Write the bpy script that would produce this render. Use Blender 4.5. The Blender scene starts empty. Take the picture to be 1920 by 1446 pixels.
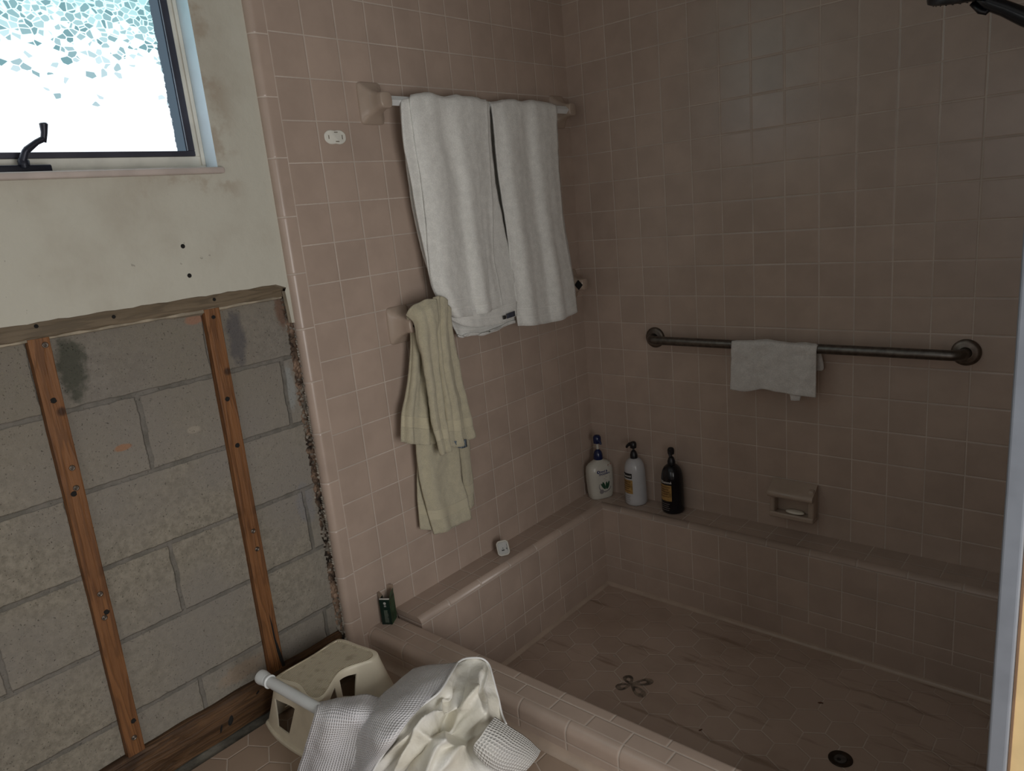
import bpy, bmesh, math, random
import numpy as np
from mathutils import Vector, Matrix
random.seed(7)
D = {"t1_back":[[[0.052,-0.9081,-0.2828],[0.052,-0.8425,-0.2719],[0.052,-0.7588,-0.2715],[0.052,-0.6704,-0.2712],[0.052,-0.577,-0.2708],[0.052,-0.5285,-0.2722]],[[0.045,-0.9095,-0.2902],[0.045,-0.8388,-0.2878],[0.045,-0.7543,-0.285],[0.045,-0.6656,-0.285],[0.045,-0.5713,-0.2819],[0.045,-0.5206,-0.2835]],[[0.032,-0.9016,-0.3935],[0.032,-0.828,-0.3935],[0.03,-0.74,-0.3933],[0.03,-0.649,-0.3934],[0.03,-0.5627,-0.3935],[0.03,-0.5046,-0.3935]],[[0.028,-0.8938,-0.57],[0.028,-0.8201,-0.5742],[0.03,-0.734,-0.5794],[0.028,-0.6388,-0.5848],[0.028,-0.5503,-0.5899],[0.028,-0.4991,-0.5929]],[[0.028,-0.8751,-0.7246],[0.03,-0.795,-0.7333],[0.03,-0.704,-0.743],[0.03,-0.6176,-0.7523],[0.03,-0.5368,-0.761],[0.03,-0.479,-0.7672]],[[0.028,-0.8312,-0.8575],[0.03,-0.7534,-0.8756],[0.034,-0.6821,-0.8863],[0.03,-0.5991,-0.8988],[0.03,-0.5153,-0.9043],[0.03,-0.4594,-0.8981]],[[0.04,-0.7823,-0.9944],[0.042,-0.7477,-1.0043],[0.042,-0.6901,-1.0117],[0.04,-0.6172,-1.0149],[0.04,-0.5423,-1.0108],[0.04,-0.4758,-1.0081]],[[0.05,-0.7846,-1.005],[0.05,-0.7526,-1.0139],[0.05,-0.6994,-1.0173],[0.05,-0.6288,-1.0195],[0.05,-0.5544,-1.0155],[0.05,-0.4855,-1.0098]]],
"t1_mid":[[[0.06,-0.9132,-0.272],[0.06,-0.8485,-0.2648],[0.06,-0.7648,-0.2614],[0.06,-0.6766,-0.2589],[0.06,-0.5837,-0.2587],[0.06,-0.5383,-0.2656]],[[0.077,-0.9342,-0.2904],[0.078,-0.8683,-0.2854],[0.078,-0.7859,-0.2853],[0.078,-0.6989,-0.2852],[0.078,-0.6066,-0.2832],[0.078,-0.5544,-0.2877]],[[0.078,-0.9424,-0.3879],[0.08,-0.8792,-0.388],[0.078,-0.794,-0.3874],[0.08,-0.7081,-0.3874],[0.078,-0.6177,-0.3869],[0.075,-0.5591,-0.3864]],[[0.072,-0.9292,-0.4897],[0.078,-0.8618,-0.4924],[0.075,-0.7781,-0.4947],[0.078,-0.6959,-0.4976],[0.075,-0.6077,-0.5],[0.07,-0.5517,-0.5273]],[[0.07,-0.9168,-0.6191],[0.076,-0.8478,-0.6246],[0.074,-0.7587,-0.631],[0.076,-0.6779,-0.6371],[0.072,-0.5973,-0.6494],[0.066,-0.53,-0.6541]],[[0.07,-0.9019,-0.7292],[0.076,-0.8313,-0.7371],[0.074,-0.7402,-0.747],[0.076,-0.6575,-0.7561],[0.072,-0.5739,-0.7651],[0.064,-0.508,-0.7721]],[[0.072,-0.8915,-0.8358],[0.078,-0.8161,-0.8531],[0.078,-0.7251,-0.8664],[0.078,-0.6483,-0.8776],[0.074,-0.5623,-0.8833],[0.066,-0.4959,-0.8893]],[[0.074,-0.829,-0.9469],[0.08,-0.7773,-0.9745],[0.082,-0.7191,-0.9891],[0.082,-0.6504,-0.9969],[0.078,-0.5838,-0.9986],[0.07,-0.5077,-0.9851]]],
"t1_front":[[[0.066,-0.8852,-0.2606],[0.066,-0.8196,-0.2543],[0.066,-0.7523,-0.2548],[0.066,-0.6821,-0.2559],[0.066,-0.5991,-0.2554],[0.066,-0.5519,-0.2609]],[[0.086,-0.9067,-0.2825],[0.09,-0.8462,-0.2808],[0.09,-0.7798,-0.2812],[0.09,-0.7104,-0.2815],[0.09,-0.6331,-0.2817],[0.086,-0.5695,-0.285]],[[0.084,-0.907,-0.3885],[0.098,-0.8471,-0.3901],[0.088,-0.7781,-0.3887],[0.096,-0.7156,-0.3895],[0.09,-0.6449,-0.3885],[0.084,-0.576,-0.3876]],[[0.082,-0.8967,-0.4917],[0.1,-0.8411,-0.4952],[0.086,-0.7583,-0.4964],[0.095,-0.7044,-0.499],[0.088,-0.641,-0.5003],[0.082,-0.5781,-0.5016]],[[0.08,-0.8933,-0.6215],[0.1,-0.8368,-0.6269],[0.084,-0.7517,-0.6384],[0.094,-0.7081,-0.6487],[0.086,-0.6476,-0.6529],[0.08,-0.5892,-0.6571]],[[0.08,-0.8986,-0.7298],[0.098,-0.8352,-0.7373],[0.084,-0.7503,-0.7462],[0.094,-0.705,-0.7514],[0.086,-0.6439,-0.7579],[0.08,-0.5979,-0.7628]],[[0.08,-0.8953,-0.829],[0.096,-0.8316,-0.8381],[0.085,-0.7478,-0.8435],[0.096,-0.703,-0.8498],[0.088,-0.6452,-0.8511],[0.08,-0.5896,-0.845]],[[0.082,-0.8373,-0.9323],[0.096,-0.8023,-0.9406],[0.086,-0.7363,-0.9469],[0.094,-0.6959,-0.9456],[0.088,-0.6389,-0.9437],[0.082,-0.5819,-0.94]]],
"t2_back":[[[0.05,-0.5258,-0.2686],[0.05,-0.4334,-0.2621],[0.05,-0.3475,-0.2589],[0.05,-0.2577,-0.2589],[0.05,-0.1516,-0.2621]],[[0.042,-0.5217,-0.2862],[0.042,-0.4274,-0.2833],[0.042,-0.341,-0.2807],[0.042,-0.2503,-0.2779],[0.042,-0.1408,-0.278]],[[0.03,-0.5144,-0.4589],[0.03,-0.4181,-0.4608],[0.03,-0.33,-0.4626],[0.03,-0.2373,-0.4644],[0.03,-0.1398,-0.4663]],[[0.03,-0.4905,-0.6481],[0.03,-0.4132,-0.6538],[0.03,-0.3232,-0.6605],[0.03,-0.2285,-0.6675],[0.03,-0.1351,-0.6743]],[[0.03,-0.4725,-0.775],[0.03,-0.3979,-0.7831],[0.03,-0.3061,-0.7932],[0.03,-0.2094,-0.8038],[0.03,-0.114,-0.8142]],[[0.03,-0.4593,-0.9126],[0.03,-0.3832,-0.9238],[0.03,-0.2894,-0.9377],[0.03,-0.1906,-0.9524],[0.03,-0.0931,-0.9668]]],
"t2_front":[[[0.06,-0.5311,-0.2641],[0.06,-0.4441,-0.257],[0.06,-0.3587,-0.2536],[0.06,-0.2695,-0.2542],[0.06,-0.1704,-0.2594]],[[0.08,-0.5401,-0.2894],[0.085,-0.4661,-0.2814],[0.083,-0.3789,-0.2782],[0.085,-0.293,-0.2803],[0.08,-0.1867,-0.2851]],[[0.078,-0.5365,-0.3994],[0.092,-0.4708,-0.4012],[0.08,-0.3705,-0.3998],[0.09,-0.3043,-0.4011],[0.078,-0.1906,-0.3997]],[[0.076,-0.5344,-0.5024],[0.094,-0.4725,-0.5061],[0.079,-0.3677,-0.5079],[0.09,-0.2961,-0.5112],[0.076,-0.1918,-0.5131]],[[0.074,-0.5173,-0.6623],[0.094,-0.4635,-0.6677],[0.078,-0.3555,-0.6751],[0.09,-0.2893,-0.6809],[0.074,-0.1868,-0.688]],[[0.074,-0.5121,-0.772],[0.092,-0.4494,-0.7794],[0.078,-0.3422,-0.7907],[0.09,-0.2746,-0.7985],[0.074,-0.1721,-0.8016]],[[0.074,-0.5056,-0.8914],[0.09,-0.4415,-0.9007],[0.079,-0.3361,-0.9121],[0.09,-0.2595,-0.9193],[0.074,-0.1492,-0.9194]],[[0.074,-0.5027,-1.0249],[0.088,-0.4347,-1.0339],[0.08,-0.3309,-1.0439],[0.088,-0.2474,-1.0417],[0.074,-0.1383,-1.0356]]],
"c_low_left":[[[0.03,-0.9707,-1.1175],[0.03,-0.9321,-1.1269],[0.03,-0.8924,-1.1364]],[[0.028,-0.9976,-1.2892],[0.03,-0.9607,-1.3],[0.03,-0.9211,-1.3119]],[[0.026,-1.0192,-1.4534],[0.03,-0.9878,-1.4639],[0.03,-0.9563,-1.4752]],[[0.026,-1.0291,-1.5272],[0.03,-1.0,-1.5376],[0.03,-0.9685,-1.5497]],[[0.028,-1.0345,-1.607],[0.032,-1.0111,-1.6184],[0.032,-0.9835,-1.6298]]],
"c_low_right":[[[0.03,-0.8185,-1.1543],[0.034,-0.7969,-1.1592],[0.03,-0.7672,-1.1667]],[[0.03,-0.8218,-1.3418],[0.036,-0.8016,-1.3471],[0.03,-0.7679,-1.3581]],[[0.03,-0.8197,-1.4427],[0.036,-0.8036,-1.447],[0.03,-0.7759,-1.4572]],[[0.03,-0.8214,-1.5235],[0.036,-0.8026,-1.5292],[0.03,-0.7726,-1.5272]],[[0.034,-0.8134,-1.6238],[0.038,-0.8018,-1.6191],[0.034,-0.7841,-1.617]]],
"c_low":[[[0.045,-0.9852,-1.0768],[0.045,-0.9394,-1.0873],[0.045,-0.8841,-1.1],[0.045,-0.81,-1.117]],[[0.042,-1.0131,-1.2826],[0.05,-0.9702,-1.2945],[0.044,-0.9013,-1.316],[0.046,-0.8351,-1.3357]],[[0.042,-1.0204,-1.3739],[0.052,-0.9751,-1.3874],[0.044,-0.904,-1.4123],[0.046,-0.8415,-1.4328]],[[0.044,-1.0199,-1.4562],[0.054,-0.9778,-1.4682],[0.046,-0.905,-1.4873],[0.046,-0.8442,-1.4955]],[[0.046,-1.0119,-1.5297],[0.056,-0.9705,-1.5403],[0.048,-0.8957,-1.5538],[0.048,-0.8321,-1.5504]],[[0.048,-0.995,-1.6387],[0.058,-0.9546,-1.6411],[0.05,-0.886,-1.6488],[0.05,-0.8245,-1.6481]]],
"c_left":[[[0.068,-1.0073,-0.9048],[0.075,-0.9928,-0.9158],[0.08,-0.9608,-0.927],[0.08,-0.9072,-0.9366]],[[0.055,-0.9924,-0.9743],[0.065,-0.9787,-0.9766],[0.072,-0.948,-0.9881],[0.075,-0.912,-0.9951]],[[0.052,-1.0169,-1.0808],[0.066,-0.9976,-1.0843],[0.06,-0.9583,-1.0939],[0.066,-0.9288,-1.1003]],[[0.052,-1.0417,-1.146],[0.068,-1.0187,-1.1533],[0.06,-0.9747,-1.1685],[0.066,-0.9418,-1.1796]],[[0.054,-1.0676,-1.1985],[0.07,-1.0375,-1.208],[0.062,-0.9861,-1.2263],[0.066,-0.9437,-1.2409]],[[0.056,-1.0869,-1.2839],[0.072,-1.0545,-1.2989],[0.064,-0.9997,-1.3209],[0.068,-0.9521,-1.3315]]],
"c_right":[[[0.1,-0.9213,-0.8583],[0.105,-0.894,-0.8567],[0.1,-0.8644,-0.8787],[0.088,-0.8464,-0.9173]],[[0.108,-0.9387,-0.9186],[0.115,-0.9143,-0.9227],[0.11,-0.8831,-0.9341],[0.094,-0.8497,-0.9524]],[[0.1,-0.9365,-1.0245],[0.115,-0.9231,-1.0264],[0.1,-0.8774,-1.0368],[0.082,-0.8342,-1.0469]],[[0.092,-0.9287,-1.1225],[0.108,-0.9158,-1.1243],[0.096,-0.8684,-1.1367],[0.078,-0.8205,-1.1498]],[[0.088,-0.9148,-1.1875],[0.104,-0.9061,-1.1912],[0.092,-0.8572,-1.199],[0.076,-0.8098,-1.2066]],[[0.086,-0.9152,-1.2434],[0.102,-0.9007,-1.2487],[0.09,-0.8519,-1.2607],[0.074,-0.7971,-1.2701]],[[0.086,-0.9212,-1.3436],[0.1,-0.9027,-1.3538],[0.09,-0.8496,-1.3577],[0.074,-0.7835,-1.3527]]],
"c_mid":[[[0.078,-1.0207,-0.8966],[0.09,-1.0029,-0.874],[0.1,-0.9608,-0.8625],[0.108,-0.918,-0.8645]],[[0.1,-1.0126,-0.9229],[0.118,-0.9954,-0.9029],[0.124,-0.9656,-0.8965],[0.122,-0.9297,-0.9026]],[[0.1,-1.0085,-0.9749],[0.122,-0.9952,-0.9708],[0.116,-0.9552,-0.9731],[0.112,-0.927,-0.9787]],[[0.096,-0.9949,-1.0532],[0.116,-0.9879,-1.0535],[0.108,-0.9532,-1.0558],[0.104,-0.9248,-1.0624]],[[0.092,-0.9842,-1.133],[0.112,-0.9814,-1.1319],[0.104,-0.9512,-1.1401],[0.098,-0.9183,-1.1489]],[[0.09,-0.9833,-1.1966],[0.11,-0.9821,-1.1965],[0.102,-0.9511,-1.2009],[0.096,-0.9182,-1.2012]],[[0.09,-0.9801,-1.2554],[0.108,-0.976,-1.2543],[0.1,-0.9468,-1.2625],[0.094,-0.9208,-1.2658]],[[0.09,-0.959,-1.3563],[0.104,-0.9579,-1.3583],[0.1,-0.9377,-1.3604],[0.094,-0.9125,-1.3566]]],
"c_tag":[[[0.1,-0.9053,-1.3326],[0.1,-0.8743,-1.3383],[0.094,-0.8429,-1.345]],[[0.1,-0.8907,-1.3595],[0.1,-0.8702,-1.3679],[0.094,-0.8425,-1.3711]]],
"t1_tag":[[[0.088,-0.576,-0.9688],[0.084,-0.5269,-0.9659]],[[0.088,-0.5764,-0.9856],[0.084,-0.5263,-0.9845]]],
"t1_mark":[[[0.088,-0.5955,-0.9725],[0.088,-0.5808,-0.9722]],[[0.088,-0.5953,-0.9851],[0.088,-0.5805,-0.9849]]],
"w_front":[[[0.6744,-0.055,-1.1377],[0.7262,-0.055,-1.1362],[0.7866,-0.055,-1.1312],[0.8322,-0.055,-1.1354],[0.8957,-0.055,-1.1356],[0.9368,-0.055,-1.1368],[0.9731,-0.055,-1.1374]],[[0.6805,-0.074,-1.1444],[0.7347,-0.075,-1.1427],[0.7947,-0.075,-1.1397],[0.84,-0.075,-1.1418],[0.903,-0.075,-1.1429],[0.9438,-0.075,-1.1429],[0.9726,-0.074,-1.1448]],[[0.6779,-0.073,-1.1875],[0.7353,-0.078,-1.1831],[0.7937,-0.074,-1.1804],[0.8409,-0.078,-1.179],[0.9025,-0.074,-1.1783],[0.9446,-0.077,-1.1761],[0.9706,-0.072,-1.1767]],[[0.6737,-0.07,-1.2546],[0.7331,-0.076,-1.2509],[0.7912,-0.07,-1.2478],[0.8391,-0.075,-1.2452],[0.9016,-0.072,-1.2454],[0.9439,-0.075,-1.2435],[0.9692,-0.07,-1.2448]],[[0.6706,-0.068,-1.3142],[0.7272,-0.076,-1.3157],[0.7874,-0.068,-1.3029],[0.8381,-0.074,-1.3063],[0.8838,-0.07,-1.3118],[0.9272,-0.074,-1.3131],[0.9681,-0.068,-1.3156]]],
"w_back":[[[0.672,-0.05,-1.1406],[0.7867,-0.05,-1.1375],[0.8938,-0.05,-1.1389],[0.9674,-0.05,-1.1395]],[[0.6663,-0.036,-1.1641],[0.7806,-0.036,-1.1605],[0.8886,-0.036,-1.1592],[0.9687,-0.036,-1.1591]],[[0.6649,-0.03,-1.2067],[0.7776,-0.03,-1.202],[0.8863,-0.03,-1.1974],[0.976,-0.03,-1.1918]],[[0.6646,-0.026,-1.2423],[0.7755,-0.026,-1.2367],[0.8854,-0.028,-1.2351],[0.9789,-0.028,-1.2272]],[[0.6669,-0.026,-1.2468],[0.7755,-0.026,-1.2413],[0.8854,-0.028,-1.2394],[0.9603,-0.028,-1.235]]],
"w_tag":[[[0.8801,-0.066,-1.3099],[0.8992,-0.066,-1.3114],[0.9201,-0.066,-1.3115]],[[0.8835,-0.064,-1.3355],[0.8984,-0.064,-1.3351],[0.9127,-0.064,-1.3332]]],
"h_left":[[[0.3126,-1.6561,-1.742],[0.352,-1.6248,-1.742],[0.3886,-1.5825,-1.75],[0.4047,-1.5355,-1.77],[0.4094,-1.499,-1.79]],[[0.3473,-1.6843,-1.725],[0.3867,-1.6544,-1.725],[0.4433,-1.6382,-1.725],[0.4592,-1.605,-1.735],[0.4749,-1.5639,-1.75]],[[0.3606,-1.7057,-1.74],[0.4098,-1.6803,-1.735],[0.4555,-1.6566,-1.735],[0.48,-1.6326,-1.74],[0.5091,-1.6062,-1.74]],[[0.3455,-1.7179,-1.785],[0.4023,-1.6942,-1.775],[0.4424,-1.6636,-1.775],[0.4785,-1.6466,-1.77],[0.5031,-1.6266,-1.77]],[[0.3153,-1.7264,-1.85],[0.378,-1.7047,-1.835],[0.4347,-1.6805,-1.82],[0.476,-1.6665,-1.81],[0.5027,-1.6482,-1.81]],[[0.2945,-1.7387,-1.9],[0.3644,-1.7178,-1.88],[0.4276,-1.6945,-1.86],[0.4717,-1.6848,-1.85],[0.4982,-1.6665,-1.85]],[[0.2978,-1.7603,-1.94],[0.354,-1.7343,-1.93],[0.4005,-1.702,-1.93],[0.4261,-1.6841,-1.93],[0.4499,-1.6675,-1.93]],[[0.3082,-1.7693,-1.947],[0.3544,-1.7401,-1.947],[0.409,-1.7113,-1.947],[0.4328,-1.6947,-1.947],[0.4564,-1.6781,-1.947]]],
"h_swath":[[[0.3529,-1.3871,-1.8],[0.4055,-1.3824,-1.775],[0.4499,-1.3732,-1.76],[0.4887,-1.3628,-1.745],[0.5087,-1.3628,-1.735]],[[0.3729,-1.4792,-1.79],[0.4538,-1.4796,-1.745],[0.4994,-1.467,-1.725],[0.5295,-1.4482,-1.715],[0.5523,-1.4266,-1.712]],[[0.4068,-1.5479,-1.77],[0.5,-1.5617,-1.72],[0.5483,-1.5507,-1.7],[0.5757,-1.5254,-1.7],[0.5865,-1.4957,-1.705]],[[0.4367,-1.6033,-1.755],[0.5191,-1.6102,-1.715],[0.5713,-1.6019,-1.7],[0.5963,-1.5784,-1.7],[0.5844,-1.5324,-1.71]],[[0.4324,-1.6277,-1.755],[0.514,-1.6326,-1.725],[0.5637,-1.6277,-1.715],[0.5966,-1.6132,-1.71],[0.5789,-1.5703,-1.715]],[[0.4306,-1.6466,-1.785],[0.5216,-1.6641,-1.745],[0.5697,-1.6653,-1.735],[0.5889,-1.6469,-1.73],[0.5792,-1.6113,-1.73]],[[0.4112,-1.6616,-1.84],[0.4946,-1.6743,-1.8],[0.5432,-1.6756,-1.78],[0.5615,-1.6647,-1.77],[0.562,-1.6399,-1.765]],[[0.4108,-1.6858,-1.88],[0.4722,-1.6901,-1.85],[0.5097,-1.6915,-1.83],[0.5269,-1.684,-1.82],[0.539,-1.6678,-1.81]],[[0.3997,-1.7087,-1.93],[0.4546,-1.7098,-1.9],[0.4883,-1.7125,-1.88],[0.5042,-1.7086,-1.87],[0.5183,-1.6939,-1.86]],[[0.4219,-1.7327,-1.947],[0.4515,-1.7205,-1.945],[0.4688,-1.7142,-1.945],[0.482,-1.705,-1.945],[0.4905,-1.6871,-1.945]]],
"h_liner":[[[0.5087,-1.3628,-1.735],[0.5228,-1.3541,-1.725],[0.5428,-1.3431,-1.72],[0.5651,-1.3295,-1.722],[0.5816,-1.324,-1.735]],[[0.5523,-1.4266,-1.712],[0.5446,-1.3893,-1.73],[0.5608,-1.3704,-1.735],[0.5943,-1.3567,-1.735],[0.6064,-1.3401,-1.745]],[[0.5865,-1.4957,-1.705],[0.5688,-1.4438,-1.735],[0.6065,-1.4347,-1.73],[0.6179,-1.4024,-1.75],[0.6288,-1.356,-1.76]],[[0.5844,-1.5324,-1.71],[0.5773,-1.4886,-1.75],[0.6242,-1.4724,-1.745],[0.6497,-1.432,-1.76],[0.6512,-1.3702,-1.78]],[[0.5789,-1.5703,-1.715],[0.5906,-1.5378,-1.74],[0.6133,-1.4983,-1.765],[0.6577,-1.4603,-1.775],[0.6759,-1.3887,-1.8]],[[0.5792,-1.6113,-1.73],[0.5931,-1.5829,-1.745],[0.6293,-1.5503,-1.755],[0.6586,-1.492,-1.79],[0.6966,-1.4152,-1.82]],[[0.562,-1.6399,-1.765],[0.5911,-1.6201,-1.765],[0.636,-1.5896,-1.765],[0.6644,-1.5328,-1.8],[0.6965,-1.445,-1.86]],[[0.539,-1.6678,-1.81],[0.5806,-1.6469,-1.8],[0.6343,-1.6178,-1.79],[0.676,-1.5675,-1.81],[0.7108,-1.4653,-1.89]],[[0.5183,-1.6939,-1.86],[0.5564,-1.6615,-1.86],[0.6103,-1.6314,-1.85],[0.6719,-1.5873,-1.86],[0.7165,-1.4886,-1.925]],[[0.4922,-1.6859,-1.945],[0.5373,-1.6602,-1.945],[0.5825,-1.6226,-1.945],[0.6438,-1.5736,-1.945],[0.7173,-1.4983,-1.945]]],
"h_flap":[[[0.6913,-1.4294,-1.775],[0.7061,-1.4109,-1.8],[0.7225,-1.3859,-1.835],[0.7336,-1.3655,-1.865],[0.7498,-1.3452,-1.9]],[[0.7126,-1.4767,-1.76],[0.7286,-1.4521,-1.785],[0.7438,-1.4271,-1.82],[0.753,-1.4003,-1.855],[0.7603,-1.3719,-1.895]],[[0.7176,-1.5054,-1.765],[0.7412,-1.4892,-1.785],[0.7538,-1.4625,-1.82],[0.7606,-1.4278,-1.855],[0.763,-1.393,-1.895]],[[0.7092,-1.5182,-1.78],[0.7366,-1.5089,-1.8],[0.7491,-1.4826,-1.835],[0.7565,-1.4485,-1.865],[0.757,-1.4059,-1.905]],[[0.704,-1.5186,-1.8],[0.7251,-1.5122,-1.83],[0.7391,-1.4924,-1.86],[0.7436,-1.461,-1.89],[0.7455,-1.419,-1.92]]],
"h_pip":[[0.5109,-1.3648,-1.733],[0.5567,-1.4304,-1.708],[0.5909,-1.4992,-1.701],[0.5887,-1.5358,-1.706],[0.5832,-1.5735,-1.711],[0.5835,-1.6144,-1.726],[0.5663,-1.6428,-1.761],[0.5431,-1.6705,-1.806],[0.5224,-1.6964,-1.856]],
"h_pip2":[[0.5109,-1.3648,-1.733],[0.5251,-1.3561,-1.723],[0.5451,-1.3451,-1.718],[0.5673,-1.3315,-1.72],[0.5838,-1.3261,-1.733],[0.6084,-1.3421,-1.743],[0.6309,-1.3579,-1.758],[0.6531,-1.3721,-1.778],[0.6778,-1.3906,-1.798],[0.7078,-1.4098,-1.8]],
"s_front":[[0.0851,-1.8326],[0.1725,-1.8324],[0.1443,-1.9153],[0.0882,-1.9158]],
"s_side":[[[-1.5473,-1.7824],[-1.5205,-1.7864],[-1.4956,-1.7912],[-1.5168,-1.846],[-1.5548,-1.822]],[[-1.6074,-1.7906],[-1.5899,-1.7863],[-1.5725,-1.7833],[-1.5749,-1.811]]]}
CAM_R=[[0.75523, 0.6487209, -0.093749], [0.0850328, -0.2387878, -0.9673416], [-0.6499209, 0.7225936, -0.2355023]]
CAM_C=[1.78702, -2.47263, -0.60883]
CAM_F=1377.724
ZO = 1.95          # everything is laid out around z=0 at a tile joint; the bathroom floor lies 1.95 m lower
S = bpy.context.scene
COL = S.collection
R = math.radians
BASE = {}

# ------------------------------------------------------------------ node helpers
class NT:
    def __init__(s, name):
        s.m = bpy.data.materials.new(name); s.m.use_nodes = True
        s.t = s.m.node_tree; s.t.nodes.clear()
        s.out = s.n('ShaderNodeOutputMaterial')
        s.b = s.n('ShaderNodeBsdfPrincipled'); s.link(s.b.outputs[0], s.out.inputs[0])
        s._co = None
    def n(s, k, **kw):
        x = s.t.nodes.new(k)
        for a, b in kw.items(): setattr(x, a, b)
        return x
    def link(s, a, b): s.t.links.new(a, b)
    def put(s, v, sock):
        if isinstance(v, bpy.types.NodeSocket): s.link(v, sock)
        else: sock.default_value = v
    def m_(s, op, *a, clamp=False):
        x = s.n('ShaderNodeMath', operation=op, use_clamp=clamp)
        for i, v in enumerate(a): s.put(v, x.inputs[i])
        return x.outputs[0]
    def co(s):
        if s._co is None:
            t = s.n('ShaderNodeTexCoord'); x = s.n('ShaderNodeSeparateXYZ'); s.link(t.outputs['Object'], x.inputs[0])
            s._co = (t.outputs['Object'], x.outputs[0], x.outputs[1], x.outputs[2], t.outputs['UV'])
        return s._co
    def xyz(s, a, b, c):
        x = s.n('ShaderNodeCombineXYZ')
        for i, v in enumerate((a, b, c)): s.put(v, x.inputs[i])
        return x.outputs[0]
    def vmul(s, v, k):
        x = s.n('ShaderNodeVectorMath', operation='MULTIPLY'); s.put(v, x.inputs[0]); x.inputs[1].default_value = k
        return x.outputs[0]
    def noise(s, scale, detail=3, rough=.55, vec=None, w=None):
        x = s.n('ShaderNodeTexNoise'); x.inputs['Scale'].default_value = scale; x.inputs['Detail'].default_value = detail
        x.inputs['Roughness'].default_value = rough
        s.put(vec if vec is not None else s.co()[0], x.inputs['Vector'])
        return x.outputs[0]
    def white(s, vec):
        x = s.n('ShaderNodeTexWhiteNoise', noise_dimensions='3D'); s.put(vec, x.inputs['Vector']); return x
    def mix(s, f, a, b, mode='MIX'):
        x = s.n('ShaderNodeMix', data_type='RGBA', blend_type=mode)
        s.put(f, x.inputs[0])
        for v, i in ((a, 6), (b, 7)):
            s.put(v if isinstance(v, bpy.types.NodeSocket) else tuple(v) + (1,) * (4 - len(v)), x.inputs[i])
        return x.outputs[2]
    def ramp(s, v, lo, hi, a=0., b=1., smooth=True):
        x = s.n('ShaderNodeMapRange', interpolation_type='SMOOTHSTEP' if smooth else 'LINEAR')
        s.put(v, x.inputs[0])
        for i, k in enumerate((lo, hi, a, b)): s.put(k, x.inputs[i + 1])
        return x.outputs[0]
    def bump(s, h, dist, strength=1.):
        x = s.n('ShaderNodeBump'); x.inputs['Strength'].default_value = strength; x.inputs['Distance'].default_value = dist
        s.put(h, x.inputs['Height']); s.link(x.outputs[0], s.b.inputs['Normal'])
        return x
    def fin(s, col=None, rough=None, metal=None, spec=None, **kw):
        if col is not None: s.put(col if isinstance(col, bpy.types.NodeSocket) else tuple(col) + (1,) * (4 - len(col)), s.b.inputs['Base Color'])
        if rough is not None: s.put(rough, s.b.inputs['Roughness'])
        if metal is not None: s.put(metal, s.b.inputs['Metallic'])
        if spec is not None: s.put(spec, s.b.inputs['Specular IOR Level'])
        for k, v in kw.items(): s.put(v, s.b.inputs[k.replace('_', ' ')])
        return s.m

def simple(name, col, rough=.5, metal=0., spec=.5, var=.08, nscale=14, bs=0, bd=.001, **kw):
    k = NT(name); nz = k.noise(nscale, 4)
    c2 = [x * (1 - var * 2) for x in col]
    c = k.mix(k.ramp(nz, .35, .65), c2, [x * (1 + var * .5) for x in col])
    if bs: k.bump(k.noise(bs, 4), bd)
    return k.fin(c, rough, metal, spec, **kw)

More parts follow.
